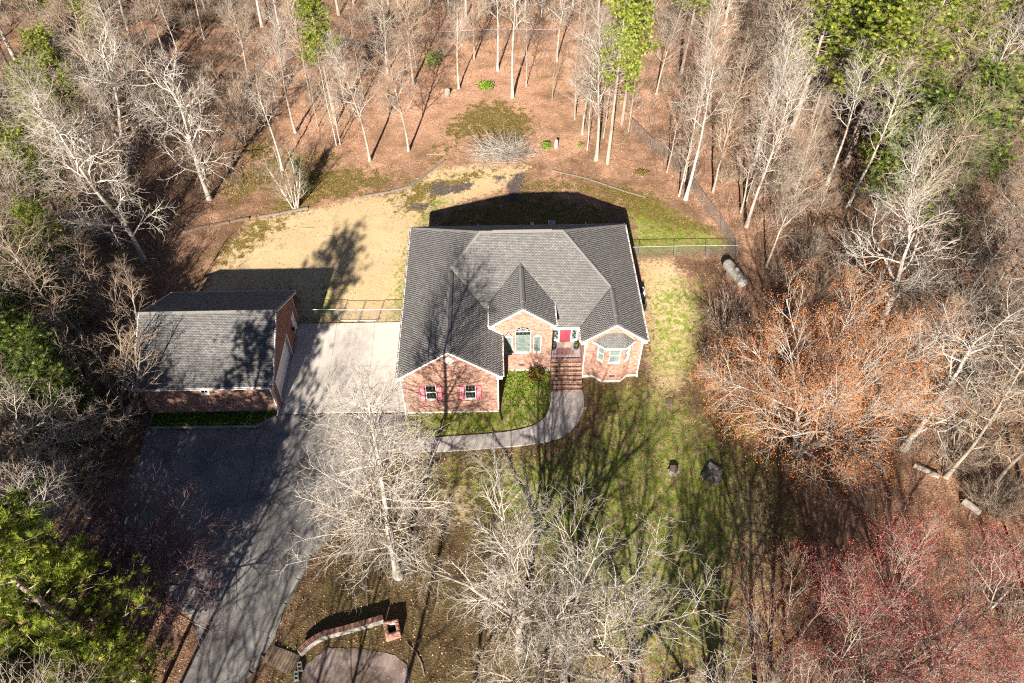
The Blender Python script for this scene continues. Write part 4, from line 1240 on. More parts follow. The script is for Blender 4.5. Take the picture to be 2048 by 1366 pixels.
# landscape timbers behind the house
def timbers(pts, lab, w=0.2, h=0.2, mat='timber', gaps=0.03):
    o = empty('landscape_timber', (pts[0][0], pts[0][1], T(*pts[0])), lab, 'timber', 'landscape timbers edging the back lawn')
    for k in range(len(pts) - 1):
        a = Vector((*pts[k], T(*pts[k]) + h * 0.4)) - o.location
        b = Vector((*pts[k + 1], T(*pts[k + 1]) + h * 0.4)) - o.location
        n_ = max(1, round((b - a).length / 2.4))
        for j in range(n_):
            s, e = a.lerp(b, j / n_ + gaps / 4), a.lerp(b, (j + 1) / n_ - gaps / 4)
            jit = Vector((0, rnd.uniform(-.05, .05), rnd.uniform(-.03, .02)))
            MB().beam(s + jit, e + jit, w, h).build('beam', mat, o, bevel=0.025)
timbers([[-15.7, 23.5], [-13.66, 24.03], [-10.97, 24.81]], 'straight weathered timber edging below the white multi-stemmed birch')
timbers([[-5.68, 26.48], [-3.06, 27.14], [-0.93, 28.06], [2.38, 32.46]], 'bent weathered timber edging climbing towards the brush pile')
timbers([[-23.15, 21.31], [-20.15, 22.4], [-16.5, 23.4]], 'shaded dark timber edging at the left end of the back lawn', 0.22, 0.25, 'timber_dark')
timbers([[13.56, 30.48], [17.51, 28.71], [20.91, 26.75], [22.92, 25.75]], 'thin grey timber edging right of the brush pile', 0.14, 0.12)
timbers([[-22.6, 24.0], [-20.9, 25.0]], 'loose short board lying in shade above the dark timber', 0.3, 0.06)

# chain-link fences
def wire_mesh(name, pts, h, parent, step=0.085):
    A = []
    for k in range(len(pts) - 1):
        a, b = Vector(pts[k]), Vector(pts[k + 1])
        L = math.hypot(b.x - a.x, b.y - a.y)
        n_ = int(L / step)
        m_ = h / 1.0
        for i in range(-int(h / step), n_):
            for s in (1, -1):
                t0, t1 = i * step, i * step + h
                z0, z1 = 0.0, h
                if t0 < 0:
                    z0 += -t0; t0 = 0
                if t1 > L:
                    z1 -= (t1 - L); t1 = L
                if t1 - t0 < 0.03:
                    continue
                if s < 0:
                    z0, z1 = h - z0, h - z1
                A.append((a.lerp(b, t0 / L) + Vector((0, 0, z0)), a.lerp(b, t1 / L) + Vector((0, 0, z1))))
    P = np.array([[tuple(p), tuple(q)] for p, q in A])
    d = P[:, 1] - P[:, 0]
    s1 = np.cross(d, [0, 0, 1.0]); s1 /= np.linalg.norm(s1, axis=1)[:, None]
    s2 = np.cross(d, s1); s2 /= np.linalg.norm(s2, axis=1)[:, None]
    r = 0.0032
    rings = [s1 * r, (-0.5 * s1 + 0.87 * s2) * r, (-0.5 * s1 - 0.87 * s2) * r]
    V = np.stack([P[:, e] + rings[k] for e in (0, 1) for k in range(3)], 1)
    f = np.array([[0, 1, 4, 3], [1, 2, 5, 4], [2, 0, 3, 5]])
    F = (np.arange(len(P))[:, None, None] * 6 + f[None]).reshape(-1, 4)
    return link(name, np_mesh(name, V.reshape(-1, 3), [F], 'wire'), parent, kind='stuff')

def fence(pts, label, h=1.35, spacing=2.5, gate=None, rail='galvanised'):
    o = empty('chain_link_fence', (pts[0][0], pts[0][1], T(*pts[0])), label, 'fence')
    loc = Vector(o.location)
    allp = []
    for k in range(len(pts) - 1):
        a, b = Vector((*pts[k], 0)), Vector((*pts[k + 1], 0))
        n_ = max(1, round((b - a).length / spacing))
        for j in range(n_ + (k == len(pts) - 2)):
            allp.append(a.lerp(b, j / n_))
    for p in allp:
        p.z = T(p.x, p.y)
    gs = []
    for k, p in enumerate(allp):
        q = p - loc
        MB().tube([q - Vector((0, 0, .1)), q + Vector((0, 0, h + 0.03))], 0.026, 8).build('post', 'galvanised', o)
    for k in range(len(allp) - 1):
        a, b = allp[k] - loc, allp[k + 1] - loc
        if gate and k in gate:
            g = MB()
            e0, e1 = a.lerp(b, 0.05), a.lerp(b, 0.95)
            for z in (0.1, h - 0.05):
                g.tube([e0 + Vector((0, 0, z)), e1 + Vector((0, 0, z))], 0.016, 6)
            for e in (e0, e1):
                g.tube([e + Vector((0, 0, 0.1)), e + Vector((0, 0, h - 0.05))], 0.016, 6)
            go = g.build('gate', 'galvanised', o)
            wire_mesh('wire_mesh', [e0 + Vector((0, 0, 0.1)), e1 + Vector((0, 0, 0.1))], h - 0.16, go)
            continue
        MB().tube([a + Vector((0, 0, h)), b + Vector((0, 0, h))], 0.02, 6).build('rail', rail, o)
        gs.append((a, b))
    for a, b in gs:
        wire_mesh('wire_mesh', [a + Vector((0, 0, 0.03)), b + Vector((0, 0, 0.03))], h - 0.04, o)
    return o
fence([[-9.6, 9.97], [-6.16, 9.89], [-4.5, 9.86], [-2.85, 9.82], [0.2, 9.77]], 'chain-link fence with a gate between the workshop and the house', 1.5, 3.0, gate=(1, 2))
fence([[19.3, 16.85], [20.89, 16.87], [24.24, 16.92], [27.26, 16.92], [30.13, 16.85]], 'chain-link fence running from the house side towards the propane tank', 1.42, 3.4)
fence([[30.13, 16.95], [29.46, 20.45], [28.36, 24.37], [27.45, 27.74], [26.3, 31.49], [24.5, 33.74], [22.89, 37.31]], 'chain-link fence climbing along the edge of the right-hand woods', 1.42, 3.2)
fence([[-18.61, 53.05], [-15.05, 53.93], [-10.82, 54.93], [-6.53, 55.95], [-2.15, 56.6], [1.0, 57.17], [4.19, 57.35], [8.03, 57.66], [11.88, 57.58], [15.71, 57.25]], 'chain-link fence crossing the woods at the back of the yard', 1.42, 3.2, rail='wire')

# propane tank
ta, tb = Vector((28.77, 15.6, 0)), Vector((29.72, 12.43, 0))
tk = empty('propane_tank', ((ta.x + tb.x) / 2, (ta.y + tb.y) / 2, T(29, 14)), 'long white rust-stained propane tank at the woods edge', 'tank')
tk.rotation_euler = (0, 0, math.atan2(tb.y - ta.y, tb.x - ta.x))
Lh, rr = 1.18, 0.52
prof = [(Lh + rr * math.cos(t), rr * math.sin(t)) for t in [math.pi / 2 * k / 7 for k in range(8)]]
ring = [(x, max(r, 0.01)) for x, r in prof[::-1]]
fullp = [(-x, r) for x, r in prof] + [(-Lh * 0.3, rr), (Lh * 0.3, rr)] + ring
MB().tube([(x, 0, 0.72) for x, r in fullp], [max(r, 0.01) for x, r in fullp], 24).build('shell', 'tank_paint', tk, smooth=True)
MB().lathe([(0.2, 0), (0.2, 0.16), (0.17, 0.22), (0.05, 0.25)], 16, (0.1, 0, 1.2)).build('valve_dome', 'tank_paint', tk, smooth=True)
for s in (-0.8, 0.8):
    MB().box(s - 0.06, s + 0.06, -0.35, 0.35, -0.05, 0.3).build('foot', 'galvanised', tk)
MB().tube([(s2 * 0.06, 0.0, 0.72) for s2 in (-1, 1)], [rr + 0.008, rr + 0.008], 24).build('band', 'tank_paint', tk)

# air conditioners beside the right wall
def condenser(x, y, lab, s=1.0):
    z = T(x, y)
    o = MB().box(-0.42, 0.42, -0.42, 0.42, 0.06, 0.98).build('air_conditioner', 'ac_metal', None, bevel=0.03, loc=(x, y, z), label=lab, cat='air conditioner', group='air conditioners beside the house')
    MB().lathe([(0.36, 0.982), (0.36, 1.0), (0.30, 1.01), (0.02, 1.015)], 20).build('fan_well', 'ac_dark', o)
    g = MB()
    for k in range(4):
        r = 0.08 + k * 0.085
        g.tube([(r * math.cos(t), r * math.sin(t), 1.03) for t in [2 * math.pi * i / 20 for i in range(21)]], 0.008, 4, cap=False)
    for k in range(6):
        t = math.pi * k / 6
        g.tube([(-.36 * math.cos(t), -.36 * math.sin(t), 1.025), (.36 * math.cos(t), .36 * math.sin(t), 1.025)], 0.008, 4)
    g.build('fan_guard', 'ac_dark', o, kind='stuff')
    l = MB()
    for k in range(12):
        zz = 0.14 + k * 0.065
        l.box(-0.435, 0.435, -0.435, -0.421, zz, zz + 0.02); l.box(0.421, 0.435, -0.42, 0.42, zz, zz + 0.02)
    l.build('coil_louvres', 'ac_dark', o, kind='stuff')
    MB().box(-0.55, 0.55, -0.55, 0.55, -0.06, 0.055).build('base_pad', 'concrete_old', o)
    o.scale = (s, s, s)
condenser(20.3, 11.95, 'grey air conditioner by the right wall, farther from the front')
condenser(20.35, 10.75, 'grey air conditioner by the right wall, nearer the front', 0.8)

# things behind the house and on the right lawn
for x, y, w_, lab in ((11.2, 21.9, 0.3, 'small grey utility lid in the shade behind the house'), (13.1, 22.1, 0.65, 'wider pale flat box in the shade behind the house')):
    z = T(x, y)
    m = MB().box(-w_ / 2, w_ / 2, -0.2, 0.2, -0.05, 0.16)
    o = m.build('utility_box', 'plastic_white', None, bevel=0.01, loc=(x, y, z), label=lab, cat='box')
    MB().box(-w_ / 2 + 0.05, w_ / 2 - 0.05, -0.15, 0.15, 0.161, 0.17).build('lid', 'block_grey', o)
WELL = [(23.25,-5.06),(24.22,-5.83),(23.54,-7.1),(22.36,-6.35)]
wl = empty('well_cover', (23.35, -6.1, 0), 'square weathered concrete well cover on the right lawn', 'well cover')
MB().prism([(p[0] - 23.35, p[1] + 6.1) for p in WELL], -0.1, 0.24).build('curb', 'well_stone', wl, bevel=0.03)
MB().prism([((p[0] - 23.35) * 0.9, (p[1] + 6.1) * 0.9) for p in WELL], 0.24, 0.31).build('cover', 'well_stone', wl, bevel=0.02)
MB().tube([(-0.1, 1.15, 0), (-0.1, 1.15, 0.7), (-0.05, 1.0, 0.72)], 0.04, 8).build('pipe', 'galvanised', wl)

def stump(x, y, r, h, lab, mat='bark_grey', hollow=False):
    z = T(x, y)
    pr = [(r * 1.5, -0.1), (r * 1.15, 0.1), (r, h * 0.6), (r * 0.97, h)]
    o = MB().lathe(pr, 14).build('tree_stump', mat, None, loc=(x, y, z), label=lab, cat='stump', smooth=False)
    for i, v in enumerate(o.data.vertices):
        k = 1 + 0.1 * math.sin(i * 2.3) + 0.06 * math.sin(i * 5.1)
        v.co.x *= k; v.co.y *= k
    MB().lathe([(r * 0.9, h), (r * 0.6, h + 0.01), (0.02, h + 0.012)], 14).build('cut_face', 'wood_cut' if not hollow else 'timber_dark', o)
stump(20.48, -5.82, 0.34, 0.4, 'low broken stump on the lawn left of the well cover', hollow=True)
stump(2.29, 45.0, 0.3, 0.7, 'grey stump standing in the leaf litter behind the brush pile')
stump(14.34, 34.33, 0.16, 1.0, 'slim pale stump just right of the brush pile', 'bark_white')
def log(a, b, r, lab, mat='bark_pale'):
    a, b = Vector((*a, T(*a) + r * 0.8)), Vector((*b, T(*b) + r * 0.8))
    o = MB().tube([a - a, (b - a) * 0.5 + Vector((0, 0, 0.02)), b - a], [r, r * 0.97, r * 0.93], 12, cap=True).build('cut_log', mat, None, loc=a, label=lab, cat='log', smooth=False)
    d = (b - a).normalized()
    for e, s in ((Vector((0, 0, 0)), -1), (b - a, 1)):
        MB().tube([e + d * s * 0.001, e + d * s * 0.006], r * 0.86, 12).build('cut_end', 'wood_cut', o)
log((40.9, -8.9), (41.7, -9.9), 0.26, 'pale sawn log lying on leaves at the edge of the right woods', 'bark_white')
log((42.7, -8.3), (43.7, -8.6), 0.22, 'sawn log in the small pile by the leaning trunk, upper one')
log((42.9, -9.0), (43.8, -9.2), 0.22, 'sawn log in the small pile by the leaning trunk, lower one')
log((38.5, -5.8), (40.0, -6.8), 0.2, 'fallen pale log lying above the sawn log pieces', 'bark_white')
log((0.3, 33.4), (3.0, 33.5), 0.035, 'thin bare pole lying left of the brush pile', 'bark_grey')
log((-11.3, 21.9), (-10.1, 21.8), 0.04, 'short fallen stick on the dry back lawn', 'bark_grey')
log((-9.0, 20.4), (-8.0, 20.7), 0.04, 'short dark fallen branch on the dry back lawn, nearer the house', 'bark_pine')
mh = MB().lathe([(0.36, -0.05), (0.36, 0.05), (0.33, 0.06), (0.02, 0.065)], 20).build('drain_cover', 'timber_dark', None, loc=(21.3, 0.74, 0.0), label='round dark drain cover in the right side lawn', cat='drain cover')

# ------------------------------------------------------------------ trees
def norm(a):
    return a / (np.linalg.norm(a, axis=-1, keepdims=True) + 1e-9)

def grow_lines(p0, d0, L, N, wig, trop, rg):
    B = len(p0)
    pts = [p0]
    d = norm(d0)
    p = p0
    st = (L / (N - 1))[:, None]
    for i in range(N - 1):
        p = p + d * st
        pts.append(p)
        d = norm(d + wig * rg.normal(size=(B, 3)) + np.array([0, 0, trop]))
    return np.stack(pts, 1)

def spawn(P, Rd, k, t0, t1, a0, a1, Lf, N, wig, trop, rf, rg, tip=0.3, rmin=0.006):
    B, Np, _ = P.shape
    t = (np.arange(k)[None] + rg.random((B, k))) / k * (t1 - t0) + t0
    ix = t * (Np - 1)
    i = np.clip(ix.astype(int), 0, Np - 2)
    f = (ix - i)[..., None]
    bi = np.arange(B)[:, None]
    A, Bp = P[bi, i], P[bi, i + 1]
    pos = A + (Bp - A) * f
    tan = norm(Bp - A)
    r = Rd[bi, i] * (1 - f[..., 0]) + Rd[bi, i + 1] * f[..., 0]
    az = np.arange(k)[None] * 2.4 + rg.random((B, 1)) * 6.28 + rg.normal(size=(B, k)) * 0.4
    ref = np.where(np.abs(tan[..., 2:3]) > 0.9, np.array([1.0, 0, 0]), np.array([0, 0, 1.0]))
    a = norm(np.cross(tan, ref)); b = np.cross(tan, a)
    an = np.radians(rg.uniform(a0, a1, (B, k)))[..., None]
    d = np.cos(an) * tan + np.sin(an) * (np.cos(az)[..., None] * a + np.sin(az)[..., None] * b)
    L = Lf(t) * rg.uniform(0.65, 1.2, (B, k))
    p0, d0, L0 = pos.reshape(-1, 3), d.reshape(-1, 3), L.reshape(-1)
    Q = grow_lines(p0, d0, L0, N, wig, trop, rg)
    r0 = np.minimum(r.reshape(-1) * 0.8, rf * L0 + rmin)
    R = r0[:, None] * np.linspace(1, tip, N)[None]
    return Q, np.maximum(R, rmin * 0.6), t.reshape(-1)

def tubes(P, R, sides):
    B, N, _ = P.shape
    tan = np.empty_like(P)
    tan[:, 1:-1] = P[:, 2:] - P[:, :-2]
    tan[:, 0] = P[:, 1] - P[:, 0]
    tan[:, -1] = P[:, -1] - P[:, -2]
    tan = norm(tan)
    ref = np.array([0.31, 0.87, 0.38])
    a = norm(np.cross(tan, ref)); b = np.cross(tan, a)
    an = np.arange(sides) * 2 * np.pi / sides
    V = P[:, :, None] + R[:, :, None, None] * (np.cos(an)[None, None, :, None] * a[:, :, None] + np.sin(an)[None, None, :, None] * b[:, :, None])
    idx = np.arange(B * N * sides).reshape(B, N, sides)
    nx = np.roll(idx, -1, axis=2)
    F = np.stack([idx[:, :-1], nx[:, :-1], nx[:, 1:], idx[:, 1:]], -1).reshape(-1, 4)
    return V.reshape(-1, 3), F

def cones(P, R):
    """last twigs: three-sided spikes, base ring + tip"""
    d = norm(P[:, -1] - P[:, 0])
    ref = np.array([0.31, 0.87, 0.38])
    a = norm(np.cross(d, ref)); b = np.cross(d, a)
    an = np.arange(3) * 2 * np.pi / 3
    ringv = P[:, 0][:, None] + R[:, 0][:, None, None] * (np.cos(an)[None, :, None] * a[:, None] + np.sin(an)[None, :, None] * b[:, None])
    V = np.concatenate([ringv, P[:, -1][:, None]], 1)
    B = len(P)
    i = np.arange(B)[:, None, None] * 4
    F = (i + np.array([[0, 1, 3], [1, 2, 3], [2, 0, 3]])[None]).reshape(-1, 3)
    return V.reshape(-1, 3), F

def join(parts):
    Vs, F3, F4, o = [], [], [], 0
    for V, F in parts:
        Vs.append(V)
        (F3 if F.shape[1] == 3 else F4).append(F + o)
        o += len(V)
    Fs = []
    if F4: Fs.append(np.concatenate(F4))
    if F3: Fs.append(np.concatenate(F3))
    return np.concatenate(Vs), Fs

PROTO = {}
def bare_tree(key, seed, H, r0, trunk_wig, levels, bark, twig, lean=(0, 0), stems=1, blossom=None, bn=1, bsize=0.05, flare=1.6, tip=0.15, spread=0.0):
    rg = np.random.default_rng(seed)
    p0 = np.zeros((stems, 3))
    d0 = np.tile(np.array([lean[0], lean[1], 1.0]), (stems, 1))
    if stems > 1:
        ph = np.arange(stems) * 6.283 / stems + rg.random()
        p0[:, 0] = 0.25 * np.cos(ph); p0[:, 1] = 0.25 * np.sin(ph)
        d0[:, 0] += np.cos(ph) * spread * rg.uniform(.6, 1.2, stems); d0[:, 1] += np.sin(ph) * spread * rg.uniform(.6, 1.2, stems)
    p0[:, 2] = -0.15
    Ls = H * rg.uniform(0.8, 1.0, stems) if stems > 1 else np.array([H])
    P = grow_lines(p0, d0, Ls, 15, trunk_wig, 0.03, rg)
    tp = np.linspace(1, tip, 15)
    tp[0] *= flare; tp[1] *= 1.1
    R = np.tile(r0 * tp, (stems, 1))
    trunk = [tubes(P, R, 9)]
    crown = []
    cur, cr = P, R
    lines = None
    for li, lv in enumerate(levels):
        last = li == len(levels) - 1
        Q, RQ, t = spawn(cur, cr, lv['k'], lv.get('t0', 0.25), lv.get('t1', 1.0), lv['a'][0], lv['a'][1], lv['L'], lv.get('N', 5), lv.get('w', 0.12), lv.get('trop', 0.03), lv.get('rf', 0.012), rg, lv.get('tip', 0.3), lv.get('rmin', 0.007))
        if last:
            crown.append(cones(Q, RQ))
        else:
            (trunk if li == 0 and lv.get('limb') else crown).append(tubes(Q, RQ, lv.get('s', 4)))
        cur, cr = Q, RQ
    tips = cur[:, -1]
    V, F = join(trunk)
    mt = np_mesh(key + '_trunk', V, F, bark, smooth=True)
    V, F = join(crown)
    mc = np_mesh(key + '_crown', V, F, twig, smooth=True)
    mb_ = None
    if blossom:
        c = np.repeat(tips, bn, axis=0) + rg.normal(size=(len(tips) * bn, 3)) * 0.13
        Vb, Fb = leaf_faces(c, bsize, rg)
        mb_ = np_mesh(key + '_blossom', Vb, [Fb], blossom)
    PROTO[key] = dict(trunk=mt, crown=mc, blossom=mb_, H=float(V[:, 2].max()))

cst = lambda a: (lambda t: a + 0 * t)
lin = lambda a, b: (lambda t: a + (b - a) * t)

# broad yard trees
for i, sd in enumerate((5, 19)):
    bare_tree('spread%d' % i, sd, 8.0, 0.30, 0.07, [
        dict(k=10, t0=0.36, t1=1.0, a=(22, 64), L=lin(10.5, 8.0), N=10, w=0.11, trop=0.035, rf=0.0155, s=6, limb=True, tip=0.2),
        dict(k=9, t0=0.15, t1=1.0, a=(25, 58), L=lin(4.6, 2.0), N=6, w=0.14, trop=0.03, rf=0.0115, s=4, rmin=0.014, tip=0.4),
        dict(k=6, t0=0.15, t1=1.0, a=(25, 58), L=lin(2.0, 1.0), N=4, w=0.16, trop=0.03, rf=0.010, s=3, rmin=0.012, tip=0.35),
        dict(k=4, t0=0.2, t1=1.0, a=(25, 55), L=cst(0.8), N=3, w=0.12, rf=0.012, s=3, rmin=0.008, tip=0.35),
        dict(k=3, t0=0.2, t1=1.0, a=(20, 50), L=cst(0.6), N=2, w=0.1, rf=0.008, rmin=0.005)], 'bark_pale', 'twig_bright', tip=0.35)
# cone-shaped tree with a straight leader
bare_tree('pyramid0', 23, 20.5, 0.27, 0.02, [
    dict(k=66, t0=0.22, t1=0.985, a=(52, 80), L=lin(8.2, 1.8), N=9, w=0.06, trop=0.03, rf=0.009, s=5, tip=0.25),
    dict(k=12, t0=0.12, t1=1.0, a=(30, 58), L=lin(2.6, 0.8), N=4, w=0.11, trop=0.02, rf=0.009, s=3, rmin=0.0115, tip=0.5),
    dict(k=5, t0=0.15, t1=1.0, a=(25, 58), L=cst(0.75), N=3, w=0.12, rf=0.010, s=3, rmin=0.008, tip=0.35),
    dict(k=2, t0=0.2, t1=1.0, a=(25, 55), L=cst(0.35), N=2, w=0.1, rf=0.010, rmin=0.007)], 'bark_white', 'twig_bright', tip=0.12)
# woodland trees: tall bole, crown above
for i, sd in enumerate((31, 37, 41, 47)):
    bare_tree('tall%d' % i, sd, 16.0, (0.19, 0.165, 0.20, 0.15)[i], 0.032, [
        dict(k=(20, 24, 14, 22)[i], t0=(0.34, 0.25, 0.48, 0.28)[i], t1=1.0, a=(28, 65), L=lin(5.4, 2.2), N=8, w=0.13, trop=0.06, rf=0.011, s=5, limb=(i == 2), tip=0.25),
        dict(k=8, t0=0.15, t1=1.0, a=(25, 60), L=lin(2.4, 1.1), N=5, w=0.14, trop=0.03, rf=0.010, s=3, rmin=0.013, tip=0.5),
        dict(k=5, t0=0.2, t1=1.0, a=(25, 60), L=lin(1.1, 0.7), N=3, w=0.12, trop=0.02, rf=0.010, s=3, rmin=0.009, tip=0.35),
        dict(k=2, t0=0.3, t1=1.0, a=(25, 50), L=cst(0.5), N=2, w=0.1, rf=0.011, rmin=0.007)], ('bark_pale', 'bark_grey', 'bark_white', 'bark_pale')[i], ('twig_bright', 'twig_tan', 'twig_bright', 'twig_pale')[i], tip=0.12)
# pale gnarled trees with bright limbs
for i, sd in enumerate((53, 61, 67)):
    bare_tree('gnarled%d' % i, sd, (13.0, 15.0, 9.0)[i], (0.24, 0.25, 0.24)[i], 0.055, [
        dict(k=(17, 22, 10)[i], t0=(0.16, 0.12, 0.32)[i], t1=1.0, a=(35, 75), L=lin(6.4, 4.4), N=11, w=0.19, trop=0.05, rf=0.0135, s=6, limb=True, tip=0.16),
        dict(k=9, t0=0.15, t1=1.0, a=(30, 65), L=lin(3.0, 1.3), N=6, w=0.22, trop=0.04, rf=0.011, s=4, rmin=0.014, tip=0.45),
        dict(k=6, t0=0.2, t1=1.0, a=(30, 65), L=lin(1.3, 0.8), N=4, w=0.2, trop=0.03, rf=0.010, s=3, rmin=0.010, tip=0.35),
        dict(k=3, t0=0.2, t1=1.0, a=(30, 60), L=cst(0.5), N=2, w=0.1, rf=0.012, rmin=0.007)], 'bark_white', 'twig_bright', tip=0.25)
# slim saplings
for i, sd in enumerate((71, 73, 79)):
    bare_tree('slim%d' % i, sd, 10.0, 0.08, 0.05, [
        dict(k=24, t0=0.2, t1=1.0, a=(30, 70), L=lin(2.8, 1.0), N=6, w=0.14, trop=0.05, rf=0.009, s=4, tip=0.3, rmin=0.01),
        dict(k=7, t0=0.2, t1=1.0, a=(25, 60), L=lin(1.2, 0.6), N=4, w=0.14, trop=0.03, rf=0.009, s=3, rmin=0.008),
        dict(k=5, t0=0.2, t1=1.0, a=(25, 60), L=cst(0.5), N=2, w=0.1, rf=0.011, rmin=0.007)], ('bark_pale', 'bark_grey', 'bark_white')[i], ('twig_pale', 'twig_tan', 'twig_pale')[i], tip=0.2)
# several stems from one foot
for i, sd in enumerate((83, 89)):
    bare_tree('clump%d' % i, sd, 7.0, 0.085, 0.04, [
        dict(k=14, t0=0.15, t1=1.0, a=(20, 50), L=lin(2.4, 0.9), N=6, w=0.10, trop=0.06, rf=0.010, s=4, rmin=0.01),
        dict(k=6, t0=0.2, t1=1.0, a=(20, 50), L=lin(1.0, 0.5), N=4, w=0.12, trop=0.03, rf=0.009, s=3, rmin=0.008),
        dict(k=4, t0=0.2, t1=1.0, a=(20, 50), L=cst(0.4), N=3, w=0.1, rf=0.010, rmin=0.006)], ('bark_white', 'bark_grey')[i], ('twig_pale', 'twig_tan')[i], stems=(7, 9)[i], spread=(0.35, 0.5)[i], tip=0.2)
# budding maples
for key, sd, bl, st in (('maple_orange', 97, 'blossom_orange', 5), ('maple_red0', 101, 'blossom_red', 2), ('maple_red1', 103, 'blossom_red', 3)):
    og = st == 5
    bare_tree(key, sd, 7.5 if og else 8.5, 0.21, 0.05, [
        dict(k=8, t0=0.2, t1=1.0, a=(20, 62), L=lin(8.2, 5.8), N=8, w=0.07, trop=0.04, rf=0.0135, s=5, limb=True, tip=0.25),
        dict(k=8, t0=0.35, t1=1.0, a=(18, 46), L=lin(4.0, 2.2), N=6, w=0.09, trop=0.04, rf=0.011, s=4, rmin=0.012),
        dict(k=7, t0=0.35, t1=1.0, a=(18, 48), L=lin(1.8, 1.0), N=4, w=0.11, trop=0.03, rf=0.009, s=3, rmin=0.009),
        dict(k=5, t0=0.3, t1=1.0, a=(18, 50), L=cst(0.65), N=3, w=0.1, rf=0.009, rmin=0.006)], 'bark_white' if og else 'bark_pale', 'twig_bright' if og else 'twig_pale', stems=st, spread=0.5 if og else 0.3, blossom=bl, bn=6 if og else 6, bsize=0.046 if og else 0.043, tip=0.45)
bare_tree('plum', 107, 5.0, 0.13, 0.06, [
    dict(k=10, t0=0.3, t1=1.0, a=(25, 60), L=lin(4.5, 3.0), N=7, w=0.10, trop=0.05, rf=0.012, s=5, limb=True),
    dict(k=10, t0=0.15, t1=1.0, a=(20, 50), L=lin(2.2, 1.1), N=5, w=0.12, trop=0.05, rf=0.009, s=3, rmin=0.008),
    dict(k=7, t0=0.15, t1=1.0, a=(20, 50), L=lin(1.0, 0.6), N=2, w=0.12, trop=0.04, rf=0.008, s=3, rmin=0.007),
    dict(k=3, t0=0.3, t1=1.0, a=(20, 45), L=cst(0.4), N=3, w=0.1, rf=0.010, rmin=0.005)], 'bark_grey', 'twig_plum', stems=5, spread=0.35, tip=0.35)
bare_tree('thicket', 109, 2.6, 0.035, 0.06, [
    dict(k=7, t0=0.2, t1=1.0, a=(15, 45), L=lin(1.3, 0.7), N=5, w=0.10, trop=0.06, rf=0.009, s=3, rmin=0.007),
    dict(k=6, t0=0.2, t1=1.0, a=(20, 50), L=cst(0.5), N=3, w=0.1, rf=0.009, rmin=0.006)], 'twig_tan', 'twig_tan', stems=22, spread=0.6, tip=0.3)

def evergreen(key, seed, H, r0, nb, t0, Lb, angle, clumps, clen, cw, mat, bark='bark_pine', trop=0.02, per=14, k2=6, csp=0.3):
    rg = np.random.default_rng(seed)
    P = grow_lines(np.array([[0, 0, -0.15]]), np.array([[0.0, 0, 1]]), np.array([H]), 15, 0.012, 0.03, rg)
    R = (r0 * np.linspace(1, 0.12, 15))[None]
    Q, RQ, t = spawn(P, R, nb, t0, 0.99, angle[0], angle[1], Lb, 7, 0.08, trop, 0.012, rg, 0.25, 0.012)
    Q2, RQ2, t2 = spawn(Q, RQ, k2, 0.25, 1.0, 25, 60, cst(1.15) if per > 10 else cst(0.9), 4, 0.12, 0.06, 0.01, rg, 0.3, 0.008)
    V, F = tubes(P, R, 9)
    mt = np_mesh(key + '_trunk', V, [F], bark, smooth=True)
    V, F = join([tubes(Q, RQ, 4), tubes(Q2, RQ2, 3)])
    ml = np_mesh(key + '_limbs', V, F, bark, smooth=True)
    src = np.concatenate([Q2[:, 1:].reshape(-1, 3), Q[:, 3:].reshape(-1, 3), P[:, -3:].reshape(-1, 3)])
    c = src[rg.integers(0, len(src), clumps)] + rg.normal(size=(clumps, 3)) * np.array([csp, csp, csp * 0.6])
    c[:, 2] += 0.05
    n = clumps * per
    ax = norm(np.stack([rg.normal(0, 0.5, clumps), rg.normal(0, 0.5, clumps), np.full(clumps, 0.75)], 1))
    axr = np.repeat(ax, per, axis=0)
    d = norm(axr + 0.85 * norm(rg.normal(size=(n, 3))))
    sd_ = norm(np.cross(d, rg.normal(size=(n, 3))))
    ln = clen * rg.uniform(0.6, 1.15, n)[:, None]
    cc = np.repeat(c, per, axis=0)
    tipv = cc + d * ln
    eb = norm(np.cross(ax, rg.normal(size=(clumps, 3)))) * cw
    V = np.concatenate([c - eb, c + eb, tipv])
    i0 = np.repeat(np.arange(clumps), per)
    F = np.stack([i0, i0 + clumps, 2 * clumps + np.arange(n)], 1)   # needles taper from one shared foot per tuft
    mn = np_mesh(key + '_needles', V, [F], mat)
    PROTO[key] = dict(trunk=mt, crown=ml, needles=mn, H=float(max(V[:, 2].max(), H)))
for i, sd in enumerate((201, 203, 207)):
    evergreen('pine%d' % i, sd, 15.0, 0.22, (44, 36, 50)[i], (0.42, 0.5, 0.3)[i], lin(3.6, 1.2), (50, 85), (2700, 2200, 3000)[i], 0.24, 0.017, 'needles', trop=0.06, per=34, csp=0.14)
for i, sd in enumerate((211, 217)):
    evergreen('cedar%d' % i, sd, 9.0, 0.15, 80, 0.08, lin(2.5, 0.5), (50, 80), 3000, 0.24, 0.017, 'needles_dark', trop=0.03, per=20, csp=0.15)

def place(kind, x, y, h, rot=None, sx=1.0, label='', cat='tree', group=None, tilt=(0, 0), name=None):
    pr = PROTO[kind]
    nm = name or ('pine_tree' if kind.startswith('pine') else 'cedar_tree' if kind.startswith('cedar') else 'maple_tree' if kind.startswith('maple') else 'shrub' if kind in ('thicket', 'plum') and h < 4 else 'bare_tree')
    o = empty(nm, (x, y, T(x, y)), label, cat, group)
    s = h / pr['H']
    o.scale = (s * sx, s * sx, s)
    o.rotation_euler = (tilt[0], tilt[1], rnd.uniform(0, 6.28) if rot is None else rot)
    link('trunk', pr['trunk'], o)
    c = link('crown', pr['crown'], o)
    if pr.get('blossom'):
        link('blossoms', pr['blossom'], c)
    if pr.get('needles'):
        link('needles', pr['needles'], c)
    return o

